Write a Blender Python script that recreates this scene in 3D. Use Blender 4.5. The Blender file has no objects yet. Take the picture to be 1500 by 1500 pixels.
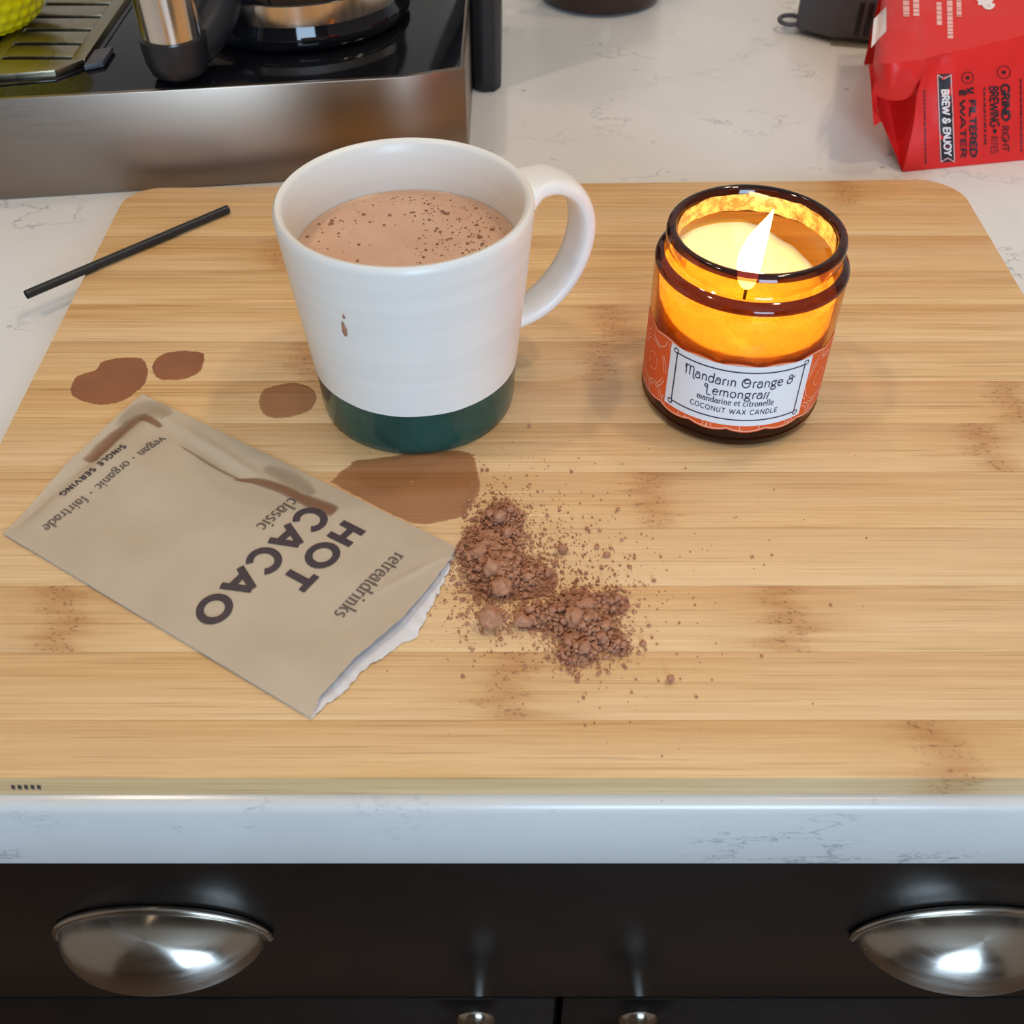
import bpy, bmesh, math, random
from mathutils import Vector, noise
from mathutils.bvhtree import BVHTree

random.seed(7)
sc = bpy.context.scene
COL = sc.collection
PI = math.pi
S = 0.01                                   # every length below is in centimetres

# ------------------------------------------------------------------ camera
FPX = 1560.0
TH = math.atan((750 + 839) / FPX)
CH = 29.0
cam_d = bpy.data.cameras.new('camera')
cam = bpy.data.objects.new('camera', cam_d)
COL.objects.link(cam)
cam.location = (0, 0, CH * S)
cam.rotation_euler = (PI / 2 - TH, 0, 0)
cam_d.sensor_width = 36
cam_d.lens = FPX / 1500 * 36
cam_d.clip_start = 0.01
cam_d.dof.use_dof = True
cam_d.dof.focus_distance = 0.44
cam_d.dof.aperture_fstop = 18
sc.camera = cam

# ------------------------------------------------------------------ world, exposure, lights
sc.view_settings.view_transform = 'Standard'
sc.view_settings.look = 'None'
sc.view_settings.gamma = 1
sc.view_settings.use_curve_mapping = False
sc.view_settings.exposure = 0.0
sc.cycles.use_denoising = True
sc.cycles.transparent_max_bounces = 24
sc.cycles.max_bounces = 10
sc.cycles.sample_clamp_indirect = 4

world = bpy.data.worlds.new('world')
sc.world = world
world.use_nodes = True
bg = world.node_tree.nodes['Background']
bg.inputs[0].default_value = (1.0, 0.86, 0.74, 1)
bg.inputs[1].default_value = 0.23

CEIL = 150.0
LAMPS = [(-60, 22, 3.6), (55, 34, 3.0), (-40, 78, 0.9), (60, 74, 2.4)]   # x, y, watts: warm ceiling downlights


def area(name, loc, rot, sx, sy, power, col, shape='RECTANGLE'):
    d = bpy.data.lights.new(name, 'AREA')
    d.shape = shape
    d.size = sx * S
    d.size_y = sy * S
    d.energy = power
    d.color = col
    o = bpy.data.objects.new(name, d)
    COL.objects.link(o)
    o.location = Vector(loc) * S
    o.rotation_euler = rot
    return o


for lx, ly, lw in LAMPS:
    area('ceiling_downlight', (lx, ly, CEIL - 3), (0, 0, 0), 8, 8, lw, (1.0, 0.78, 0.57), 'DISK')
WX0, WX1, WZ0, WZ1, WY = 0, 92, -5, 112, -190
area('window_daylight', ((WX0 + WX1) / 2, WY + 3, (WZ0 + WZ1) / 2), (PI / 2, 0, 0), WX1 - WX0 - 8, WZ1 - WZ0 - 8, 41, (0.53, 0.75, 1.0))


# ------------------------------------------------------------------ helpers
def ray(u, v):
    a = (u - 750) / FPX
    b = (750 - v) / FPX
    c, s = math.cos(TH), math.sin(TH)
    return Vector((a, c + b * s, -s + b * c))


def at_z(u, v, z=0.0):
    d = ray(u, v)
    return Vector((0, 0, CH)) + d * ((z - CH) / d.z)


def at_y(u, v, y):
    d = ray(u, v)
    return Vector((0, 0, CH)) + d * (y / d.y)


def empty(name, loc, label=None, cat=None, group=None):
    o = bpy.data.objects.new(name, None)
    COL.objects.link(o)
    o.location = Vector(loc) * S
    o.empty_display_size = 0.01
    if label:
        tag(o, label, cat, group)
    return o


def tag(o, label, cat, group=None, kind=None):
    o['label'] = label
    o['category'] = cat
    if group:
        o['group'] = group
    if kind:
        o['kind'] = kind
    return o


def origin(parent):
    p = Vector((0, 0, 0))
    while parent is not None:
        p += parent.location
        parent = parent.parent
    return p


def mk(name, verts, faces, mat, parent=None, smooth=False, at=None):
    """one mesh object from world coordinates in cm"""
    me = bpy.data.meshes.new(name)
    loc = Vector(at) * S if at is not None else Vector((0, 0, 0))
    o0 = origin(parent) + loc
    me.from_pydata([Vector(v) * S - o0 for v in verts], [], faces)
    me.update()
    if smooth:
        me.polygons.foreach_set('use_smooth', [True] * len(me.polygons))
    ob = bpy.data.objects.new(name, me)
    COL.objects.link(ob)
    if mat:
        me.materials.append(mat)
    if parent:
        ob.parent = parent
    ob.location = loc
    return ob


def from_bm(name, bm, mat, parent=None, smooth=False, at=None):
    bm.verts.ensure_lookup_table()
    bm.verts.index_update()
    vs = [v.co.copy() for v in bm.verts]
    fs = [[v.index for v in f.verts] for f in bm.faces]
    bm.free()
    return mk(name, vs, fs, mat, parent, smooth, at)


def autosmooth(ob, deg=40):
    me = ob.data
    me.polygons.foreach_set('use_smooth', [True] * len(me.polygons))
    try:
        me.set_sharp_from_angle(angle=math.radians(deg))
    except Exception:
        pass


class MB:
    """collects vertices and faces"""
    def __init__(self):
        self.v, self.f = [], []

    def add(self, vs, fs):
        n = len(self.v)
        self.v += [Vector(v) for v in vs]
        self.f += [[i + n for i in f] for f in fs]
        return self

    def grid(self, rows, closed_u=False, closed_v=False):
        nr, nc = len(rows), len(rows[0])
        vs = [p for r in rows for p in r]
        fs = []
        for i in range(nr if closed_v else nr - 1):
            for j in range(nc if closed_u else nc - 1):
                fs.append([i * nc + j, i * nc + (j + 1) % nc, ((i + 1) % nr) * nc + (j + 1) % nc, ((i + 1) % nr) * nc + j])
        return self.add(vs, fs)

    def lathe(self, prof, c, n=64, cap0=False, cap1=False):
        rows = [[Vector((c[0] + r * math.cos(2 * PI * k / n), c[1] + r * math.sin(2 * PI * k / n), c[2] + z)) for k in range(n)] for r, z in prof]
        b = len(self.v)
        self.grid(rows, closed_u=True)
        if cap0:
            self.f.append([b + k for k in range(n)][::-1])
        if cap1:
            e = b + (len(prof) - 1) * n
            self.f.append([e + k for k in range(n)])
        return self

    def tube(self, pts, rad, n=12, caps=True):
        pts = [Vector(p) for p in pts]
        rows = []
        up = Vector((0, 0, 1))
        for i, p in enumerate(pts):
            t = (pts[min(i + 1, len(pts) - 1)] - pts[max(i - 1, 0)]).normalized()
            a = t.cross(up)
            if a.length < 1e-3:
                a = t.cross(Vector((0, 1, 0)))
            a.normalize()
            b2 = a.cross(t)
            r = rad[i] if isinstance(rad, (list, tuple)) else rad
            rows.append([p + a * r * math.cos(2 * PI * k / n) + b2 * r * math.sin(2 * PI * k / n) for k in range(n)])
        b = len(self.v)
        self.grid(rows, closed_u=True)
        if caps:
            self.f.append([b + k for k in range(n)][::-1])
            e = b + (len(rows) - 1) * n
            self.f.append([e + k for k in range(n)])
        return self

    def box(self, x0, x1, y0, y1, z0, z1):
        return self.add([(x0, y0, z0), (x1, y0, z0), (x1, y1, z0), (x0, y1, z0), (x0, y0, z1), (x1, y0, z1), (x1, y1, z1), (x0, y1, z1)],
                        [[0, 3, 2, 1], [4, 5, 6, 7], [0, 1, 5, 4], [1, 2, 6, 5], [2, 3, 7, 6], [3, 0, 4, 7]])

    def prism(self, poly, z0, z1):
        n = len(poly)
        vs = [(p[0], p[1], z0) for p in poly] + [(p[0], p[1], z1) for p in poly]
        fs = [list(range(n))[::-1], list(range(n, 2 * n))]
        for i in range(n):
            j = (i + 1) % n
            fs.append([i, j, n + j, n + i])
        return self.add(vs, fs)

    def build(self, name, mat, parent=None, smooth=False, at=None, bevel=0, seg=2):
        if bevel:
            bm = bmesh.new()
            vs = [bm.verts.new(v) for v in self.v]
            for f in self.f:
                bm.faces.new([vs[i] for i in f])
            bm.normal_update()
            es = [e for e in bm.edges if len(e.link_faces) == 2 and e.calc_face_angle() > 0.5]
            bmesh.ops.bevel(bm, geom=es, offset=bevel, segments=seg, affect='EDGES', profile=0.5)
            ob = from_bm(name, bm, mat, parent, False, at)
            autosmooth(ob, 35)
            return ob
        ob = mk(name, self.v, self.f, mat, parent, False, at)
        if smooth:
            autosmooth(ob, smooth if smooth is not True else 60)
        return ob


def smoothpath(P, n=8):
    """Catmull-Rom through P"""
    P = [Vector(p) for p in P]
    out = []
    for i in range(len(P) - 1):
        p0, p1, p2, p3 = P[max(i - 1, 0)], P[i], P[i + 1], P[min(i + 2, len(P) - 1)]
        for k in range(n):
            t = k / n
            out.append(0.5 * ((2 * p1) + (p2 - p0) * t + (2 * p0 - 5 * p1 + 4 * p2 - p3) * t * t + (3 * p1 - p0 - 3 * p2 + p3) * t ** 3))
    out.append(P[-1])
    return out


# ------------------------------------------------------------------ materials
def nodes(name):
    m = bpy.data.materials.new(name)
    m.use_nodes = True
    nt = m.node_tree
    return m, nt, nt.nodes['Principled BSDF'], nt.nodes['Material Output']


def srgb(r, g, b):
    def f(c):
        c /= 255
        return c / 12.92 if c <= 0.04045 else ((c + 0.055) / 1.055) ** 2.4
    return (f(r), f(g), f(b), 1)


def plain(name, col, rough=0.5, metal=0.0, **kw):
    m, nt, p, o = nodes(name)
    p.inputs['Base Color'].default_value = col
    p.inputs['Roughness'].default_value = rough
    p.inputs['Metallic'].default_value = metal
    for k, v in kw.items():
        p.inputs[k.replace('_', ' ')].default_value = v
    return m


def N(nt, typ, **kw):
    n = nt.nodes.new(typ)
    for k, v in kw.items():
        setattr(n, k, v)
    return n


def coords(nt, kind='Object', scale=(1, 1, 1)):
    t = N(nt, 'ShaderNodeTexCoord')
    mp = N(nt, 'ShaderNodeMapping')
    mp.inputs['Scale'].default_value = scale
    nt.links.new(t.outputs[kind], mp.inputs['Vector'])
    return mp.outputs['Vector']


def noise_tex(nt, vec, scale, detail=3, rough=0.5):
    n = N(nt, 'ShaderNodeTexNoise')
    n.inputs['Scale'].default_value = scale
    n.inputs['Detail'].default_value = detail
    n.inputs['Roughness'].default_value = rough
    nt.links.new(vec, n.inputs['Vector'])
    return n.outputs['Fac']


def ramp(nt, fac, stops):
    r = N(nt, 'ShaderNodeValToRGB')
    e = r.color_ramp.elements
    while len(e) < len(stops):
        e.new(0.5)
    for i, (p, c) in enumerate(stops):
        e[i].position = p
        e[i].color = c if len(c) == 4 else (*c, 1)
    nt.links.new(fac, r.inputs['Fac'])
    return r.outputs['Color']


def math_n(nt, op, a, b=None, clamp=False):
    n = N(nt, 'ShaderNodeMath', operation=op)
    n.use_clamp = clamp
    for i, x in enumerate((a, b)):
        if x is None:
            continue
        if isinstance(x, (int, float)):
            n.inputs[i].default_value = x
        else:
            nt.links.new(x, n.inputs[i])
    return n.outputs[0]


def mixc(nt, fac, a, b, blend='MIX'):
    n = N(nt, 'ShaderNodeMix', data_type='RGBA', blend_type=blend)
    for sock, x in ((n.inputs[0], fac), (n.inputs[6], a), (n.inputs[7], b)):
        if isinstance(x, (int, float)):
            sock.default_value = x
        elif isinstance(x, tuple):
            sock.default_value = x
        else:
            nt.links.new(x, sock)
    return n.outputs[2]


def bump(nt, h, strength, dist, p):
    b = N(nt, 'ShaderNodeBump')
    b.inputs['Strength'].default_value = strength
    b.inputs['Distance'].default_value = dist
    nt.links.new(h, b.inputs['Height'])
    nt.links.new(b.outputs['Normal'], p.inputs['Normal'])


def bw(a):
    return (a, a, a, 1)


def mat_bamboo():
    m, nt, p, o = nodes('bamboo')
    tone = N(nt, 'ShaderNodeAttribute', attribute_type='OBJECT', attribute_name='tone').outputs['Fac']
    t = N(nt, 'ShaderNodeTexCoord')
    off = N(nt, 'ShaderNodeCombineXYZ')
    nt.links.new(math_n(nt, 'MULTIPLY', tone, 0.01), off.inputs['Z'])
    nt.links.new(math_n(nt, 'MULTIPLY', tone, 3.7), off.inputs['X'])
    add = N(nt, 'ShaderNodeVectorMath', operation='ADD')
    nt.links.new(t.outputs['Object'], add.inputs[0])
    nt.links.new(off.outputs[0], add.inputs[1])

    def mp(sx, sy):
        q = N(nt, 'ShaderNodeMapping')
        q.inputs['Scale'].default_value = (sx, sy, sy)
        nt.links.new(add.outputs[0], q.inputs['Vector'])
        return q.outputs[0]
    fine = noise_tex(nt, mp(15, 1500), 1.0, 4, 0.65)
    mid = noise_tex(nt, mp(8, 380), 1.0, 3, 0.55)
    big = noise_tex(nt, mp(5, 40), 1.0, 2, 0.5)
    lines = noise_tex(nt, mp(13, 1000), 1.0, 2, 0.5)
    c = ramp(nt, fine, [(0.25, srgb(216, 165, 102)), (0.5, srgb(237, 194, 135)), (0.75, srgb(248, 211, 159))])
    c = mixc(nt, math_n(nt, 'MULTIPLY', ramp(nt, mid, [(0.35, bw(1)), (0.6, bw(0))]), 0.50), c, srgb(209, 154, 88))
    c = mixc(nt, math_n(nt, 'MULTIPLY', ramp(nt, lines, [(0.34, bw(1)), (0.40, bw(0))]), 0.55), c, srgb(167, 115, 62))
    c = mixc(nt, math_n(nt, 'MULTIPLY', ramp(nt, big, [(0.40, bw(0)), (0.75, bw(1))]), 0.45), c, srgb(246, 216, 175))
    tv = math_n(nt, 'MULTIPLY', math_n(nt, 'ADD', tone, -0.5), 0.9)
    c = mixc(nt, math_n(nt, 'MAXIMUM', tv, 0.0), c, srgb(199, 146, 76))
    c = mixc(nt, math_n(nt, 'MAXIMUM', math_n(nt, 'MULTIPLY', tv, -1), 0.0), c, srgb(249, 224, 180))
    # growth nodes: a band of darker, pitted fibre at one or two places along the strip
    sx = N(nt, 'ShaderNodeSeparateXYZ')
    nt.links.new(t.outputs['Object'], sx.inputs[0])
    wob = noise_tex(nt, mp(12, 170), 1.0, 3, 0.6)
    warp = math_n(nt, 'MULTIPLY', math_n(nt, 'ADD', wob, -0.5), 0.035)
    pit_in = N(nt, 'ShaderNodeMapping')
    pit_in.inputs['Scale'].default_value = (480, 800, 800)
    nt.links.new(add.outputs[0], pit_in.inputs['Vector'])
    pit = noise_tex(nt, pit_in.outputs[0], 1.0, 2, 0.5)
    for k in ('node_one', 'node_two'):
        nx = N(nt, 'ShaderNodeAttribute', attribute_type='OBJECT', attribute_name=k).outputs['Fac']
        d = math_n(nt, 'ABSOLUTE', math_n(nt, 'ADD', math_n(nt, 'SUBTRACT', sx.outputs['X'], nx), warp))
        wide = ramp(nt, math_n(nt, 'MULTIPLY', d, 28), [(0.0, bw(1)), (1.0, bw(0))])
        core = ramp(nt, math_n(nt, 'MULTIPLY', d, 90), [(0.2, bw(1)), (1.0, bw(0))])
        c = mixc(nt, math_n(nt, 'MULTIPLY', math_n(nt, 'MULTIPLY', wide, ramp(nt, mid, [(0.4, bw(0)), (0.6, bw(1))])), 0.6), c, srgb(195, 137, 74))
        c = mixc(nt, math_n(nt, 'MULTIPLY', core, 0.40), c, srgb(190, 130, 76))
        c = mixc(nt, math_n(nt, 'MULTIPLY', core, math_n(nt, 'MULTIPLY', ramp(nt, pit, [(0.58, bw(0)), (0.66, bw(1))]), 0.55)), c, srgb(120, 74, 36))
    nt.links.new(c, p.inputs['Base Color'])
    p.inputs['Roughness'].default_value = 0.42
    bump(nt, fine, 0.25, 0.0004, p)
    return m


def mat_quartz():
    m, nt, p, o = nodes('white_quartz')
    v = coords(nt, 'Object')
    warp = noise_tex(nt, v, 9, 4, 0.6)
    q = N(nt, 'ShaderNodeMapping')
    q.inputs['Scale'].default_value = (13, 20, 40)
    q.inputs['Rotation'].default_value = (0, 0, 0.35)
    nt.links.new(v, q.inputs['Vector'])
    n1 = noise_tex(nt, q.outputs[0], 1.6, 5, 0.62)
    vein = ramp(nt, math_n(nt, 'ABSOLUTE', math_n(nt, 'ADD', n1, -0.5)), [(0.0, bw(1)), (0.012, bw(0))])
    mask = ramp(nt, noise_tex(nt, v, 16, 2, 0.5), [(0.51, bw(0)), (0.62, bw(1))])
    sp = N(nt, 'ShaderNodeTexVoronoi')
    sp.inputs['Scale'].default_value = 26
    nt.links.new(v, sp.inputs['Vector'])
    dots = ramp(nt, sp.outputs['Distance'], [(0.03, bw(1)), (0.06, bw(0))])
    base = ramp(nt, warp, [(0.3, srgb(222, 218, 212)), (0.7, srgb(232, 229, 224))])
    c = mixc(nt, math_n(nt, 'MULTIPLY', math_n(nt, 'MULTIPLY', vein, mask), 0.6), base, srgb(120, 122, 130))
    c = mixc(nt, math_n(nt, 'MULTIPLY', dots, 0.5), c, srgb(140, 132, 118))
    nt.links.new(c, p.inputs['Base Color'])
    p.inputs['Roughness'].default_value = 0.22
    return m


def mat_mug():
    m, nt, p, o = nodes('mug_glaze')
    v = coords(nt, 'Object')
    s = N(nt, 'ShaderNodeSeparateXYZ')
    nt.links.new(v, s.inputs[0])
    wob = noise_tex(nt, v, 30, 2, 0.5)
    lim = math_n(nt, 'ADD', math_n(nt, 'MULTIPLY', s.outputs['X'], -0.02), math_n(nt, 'ADD', math_n(nt, 'MULTIPLY', wob, 0.002), 0.0205))
    green = math_n(nt, 'LESS_THAN', s.outputs['Z'], lim)
    rings = noise_tex(nt, coords(nt, 'Object', (4, 4, 160)), 1.0, 2, 0.5)
    white = ramp(nt, rings, [(0.35, srgb(238, 234, 226)), (0.65, srgb(244, 240, 232))])
    gr = ramp(nt, noise_tex(nt, v, 60, 3, 0.6), [(0.3, srgb(18, 62, 56)), (0.7, srgb(30, 82, 74))])
    nt.links.new(mixc(nt, green, white, gr), p.inputs['Base Color'])
    r = N(nt, 'ShaderNodeMix', data_type='FLOAT')
    nt.links.new(green, r.inputs[0])
    r.inputs[2].default_value = 0.34
    r.inputs[3].default_value = 0.16
    nt.links.new(r.outputs[0], p.inputs['Roughness'])
    bump(nt, rings, 0.05, 0.0005, p)
    return m


def mat_glass(name, tint, ior=1.5, rough=0.03):
    """thin coloured glass: tinted transmission with a fresnel reflection"""
    m, nt, p, o = nodes(name)
    nt.nodes.remove(p)
    tr = N(nt, 'ShaderNodeBsdfTransparent')
    tr.inputs[0].default_value = tint
    gl = N(nt, 'ShaderNodeBsdfGlossy')
    gl.inputs['Roughness'].default_value = rough
    lw_ = N(nt, 'ShaderNodeLayerWeight')
    lw_.inputs[0].default_value = 0.5
    f0 = ((ior - 1) / (ior + 1)) ** 2
    sch = math_n(nt, 'ADD', math_n(nt, 'MULTIPLY', math_n(nt, 'POWER', lw_.outputs['Facing'], 5.0), 1 - f0), f0)
    mx = N(nt, 'ShaderNodeMixShader')
    nt.links.new(sch, mx.inputs[0])
    nt.links.new(tr.outputs[0], mx.inputs[1])
    nt.links.new(gl.outputs[0], mx.inputs[2])
    nt.links.new(mx.outputs[0], o.inputs[0])
    return m


def mat_steel(name, col, rough, sc_=(300, 4, 4), dr_=0.06, bs_=0.05):
    m, nt, p, o = nodes(name)
    n = noise_tex(nt, coords(nt, 'Object', sc_), 1.0, 3, 0.6)
    p.inputs['Metallic'].default_value = 1
    p.inputs['Base Color'].default_value = col
    nt.links.new(ramp(nt, n, [(0.3, bw(rough - dr_)), (0.7, bw(rough + dr_))]), p.inputs['Roughness'])
    bump(nt, n, bs_, 0.0003, p)
    return m


def mat_noisy(name, c0, c1, scale, rough, bump_s=0.0, bump_d=0.001, **kw):
    m, nt, p, o = nodes(name)
    v = coords(nt, 'Object')
    n = noise_tex(nt, v, scale, 4, 0.6)
    nt.links.new(ramp(nt, n, [(0.3, c0), (0.7, c1)]), p.inputs['Base Color'])
    p.inputs['Roughness'].default_value = rough
    for k, x in kw.items():
        p.inputs[k.replace('_', ' ')].default_value = x
    if bump_s:
        bump(nt, n, bump_s, bump_d, p)
    return m


def mat_spill(name, c, alpha, rough=0.12):
    m, nt, p, o = nodes(name)
    n = noise_tex(nt, coords(nt, 'Object'), 40, 3, 0.6)
    nt.links.new(ramp(nt, n, [(0.3, srgb(*c)), (0.7, srgb(c[0] + 16, c[1] + 12, c[2] + 8))]), p.inputs['Base Color'])
    p.inputs['Roughness'].default_value = rough
    a = N(nt, 'ShaderNodeAttribute', attribute_name='wet')
    nt.links.new(math_n(nt, 'MULTIPLY', a.outputs['Fac'], alpha), p.inputs['Alpha'])
    return m


M = {}
M['bamboo'] = mat_bamboo()
M['quartz'] = mat_quartz()
M['mug'] = mat_mug()
M['wall'] = mat_noisy('wall_paint', srgb(214, 208, 198), srgb(220, 214, 205), 6, 0.7)
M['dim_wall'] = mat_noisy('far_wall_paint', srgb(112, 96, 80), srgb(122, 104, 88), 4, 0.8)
M['floor'] = mat_noisy('floor_boards', srgb(96, 70, 48), srgb(120, 90, 62), 8, 0.5)
M['cabinet'] = mat_noisy('espresso_lacquer', (0.007, 0.005, 0.0045, 1), (0.010, 0.007, 0.006, 1), 60, 0.27, Specular_IOR_Level=0.32)
M['nickel'] = mat_steel('brushed_nickel', (0.50, 0.45, 0.39, 1), 0.24, (30, 30, 300))
nt = M['nickel'].node_tree
tg = N(nt, 'ShaderNodeTangent', direction_type='RADIAL', axis='Z')
nt.links.new(tg.outputs[0], nt.nodes['Principled BSDF'].inputs['Tangent'])
nt.nodes['Principled BSDF'].inputs['Anisotropic'].default_value = 0.85
nt.nodes['Principled BSDF'].inputs['Anisotropic Rotation'].default_value = 0.25
M['steel'] = mat_steel('brushed_steel', (0.29, 0.225, 0.175, 1), 0.31, (25, 25, 1800), 0.02, 0.012)
M['shiny_steel'] = mat_steel('polished_steel', (0.72, 0.66, 0.60, 1), 0.18, (200, 200, 4))
M['black_gloss'] = plain('black_glossy_plastic', (0.006, 0.006, 0.008, 1), 0.10)
M['black_matte'] = plain('black_plastic', (0.012, 0.012, 0.015, 1), 0.42)
M['tray'] = mat_steel('tray_metal', (0.34, 0.29, 0.20, 1), 0.32, (300, 6, 6))
M['yellow'] = plain('yellow_ceramic', srgb(226, 204, 8), 0.28)
M['dark_glass'] = plain('smoked_glass', (0.008, 0.008, 0.010, 1), 0.05)
M['brown_glass'] = plain('brown_glass', (0.035, 0.014, 0.010, 1), 0.08)
M['grey_plastic'] = plain('grey_plastic', (0.085, 0.080, 0.092, 1), 0.5)
M['clear_plastic'] = mat_glass('clear_plastic', (0.80, 0.78, 0.70, 1), 1.4, 0.15)
M['amber'] = mat_glass('amber_glass', (0.98, 0.64, 0.19, 1))
M['amber_thick'] = mat_glass('thick_amber_glass', (0.09, 0.032, 0.038, 1), 1.6, 0.06)
M['amber_base'] = mat_glass('amber_glass_base', (0.45, 0.27, 0.13, 1), 1.5, 0.05)
M['paper'] = mat_noisy('kraft_packet', srgb(196, 178, 154), srgb(206, 189, 166), 30, 0.42, 0.06, 0.0008)
M['paper_in'] = plain('white_packet_lining', srgb(236, 236, 240), 0.35)
M['ink'] = mat_noisy('plum_ink', srgb(58, 44, 52), srgb(74, 60, 66), 900, 0.5)
M['grey_ink'] = plain('grey_ink', srgb(104, 90, 82), 0.5)
M['navy_ink'] = plain('navy_ink', srgb(44, 36, 74), 0.5)
M['black_ink'] = plain('black_ink', srgb(30, 26, 34), 0.5)
M['dark_red_ink'] = plain('dark_print', srgb(96, 18, 24), 0.5)
M['white_ink'] = plain('white_ink', srgb(240, 228, 226), 0.5)
M['pink_ink'] = plain('pale_pink_ink', srgb(246, 186, 178), 0.5)
M['red'] = plain('red_foil', srgb(226, 42, 38), 0.42, 0, Specular_IOR_Level=0.3)
M['label_orange'] = plain('label_orange', srgb(234, 92, 34), 0.5)
M['label_white'] = plain('label_white', srgb(236, 238, 242), 0.5)
M['peach_line'] = plain('label_line', srgb(250, 200, 176), 0.5)
M['wax'] = plain('coconut_wax', srgb(240, 214, 178), 0.35, 0, Subsurface_Weight=1.0, Subsurface_Radius=(1.0, 0.65, 0.35), Subsurface_Scale=0.022)
M['wick'] = plain('charred_wick', (0.02, 0.015, 0.01, 1), 0.9)
M['cocoa'] = mat_noisy('cocoa_foam', srgb(210, 164, 132), srgb(222, 182, 152), 60, 0.30, 0.1, 0.0005)
M['bubble'] = plain('foam_bubble', srgb(150, 104, 76), 0.2)
M['powder'] = mat_noisy('cocoa_powder', srgb(160, 108, 80), srgb(204, 150, 116), 700, 0.9)
M['drip'] = plain('cocoa_drip', srgb(168, 118, 92), 0.2)
M['spill'] = mat_spill('cocoa_spill', (150, 88, 52), 0.82)
M['spill_thin'] = mat_spill('thin_cocoa_spill', (158, 92, 44), 0.55)
M['stain'] = mat_spill('cocoa_stain', (138, 96, 66), 0.85, 0.35)
M['damp'] = mat_spill('damp_patch', (168, 148, 122), 0.55, 0.3)

m, nt, p, o = nodes('candle_flame')
nt.nodes.remove(p)
em = N(nt, 'ShaderNodeEmission')
em.inputs[0].default_value = (1.0, 0.72, 0.34, 1)
em.inputs[1].default_value = 40
nt.links.new(em.outputs[0], o.inputs[0])
M['flame'] = m
m, nt, p, o = nodes('lamp_diffuser')
p.inputs['Emission Color'].default_value = (1, 0.82, 0.6, 1)
p.inputs['Emission Strength'].default_value = 6
M['lamp'] = m
m, nt, p, o = nodes('wax_film')           # thin wax smeared on the inside of the glass
nt.nodes.remove(p)
tl = N(nt, 'ShaderNodeBsdfTranslucent')
tl.inputs[0].default_value = (0.95, 0.85, 0.68, 1)
df = N(nt, 'ShaderNodeBsdfDiffuse')
df.inputs[0].default_value = (0.9, 0.8, 0.62, 1)
ms = N(nt, 'ShaderNodeMixShader')
ms.inputs[0].default_value = 0.35
nt.links.new(tl.outputs[0], ms.inputs[1])
nt.links.new(df.outputs[0], ms.inputs[2])
tp = N(nt, 'ShaderNodeBsdfTransparent')
m2 = N(nt, 'ShaderNodeMixShader')
nz = noise_tex(nt, coords(nt, 'Object', (1, 1, 1.6)), 130, 5, 0.65)
nt.links.new(ramp(nt, nz, [(0.36, bw(0.55)), (0.56, bw(1.0))]), m2.inputs[0])
nt.links.new(tp.outputs[0], m2.inputs[1])
nt.links.new(ms.outputs[0], m2.inputs[2])
nt.links.new(m2.outputs[0], o.inputs[0])
M['film'] = m
m, nt, p, o = nodes('amber_glow_film')   # wax film inside the neck; its amber colour paints in the golden flame glow
p.inputs['Base Color'].default_value = (0.80, 0.42, 0.12, 1)
p.inputs['Roughness'].default_value = 0.25
sv = coords(nt, 'Object')
sn = noise_tex(nt, sv, 260, 4, 0.65)
nt.links.new(ramp(nt, sn, [(0.38, bw(0.25)), (0.62, bw(0.85))]), p.inputs['Alpha'])
bump(nt, sn, 0.6, 0.001, p)
M['sheen'] = m


# ------------------------------------------------------------------ lettering: a small stroke alphabet
def arc(cx, cy, rx, ry, a0, a1, n=18):
    return [(cx + rx * math.cos(math.radians(a0 + (a1 - a0) * i / n)), cy + ry * math.sin(math.radians(a0 + (a1 - a0) * i / n))) for i in range(n + 1)]


def ln(*p):
    out = []
    for (a, b), (c, d) in zip(p, p[1:]):
        k = max(1, int(math.hypot(c - a, d - b) / 0.12))
        out += [(a + (c - a) * i / k, b + (d - b) * i / k) for i in range(k)]
    out.append(p[-1])
    return out


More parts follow.
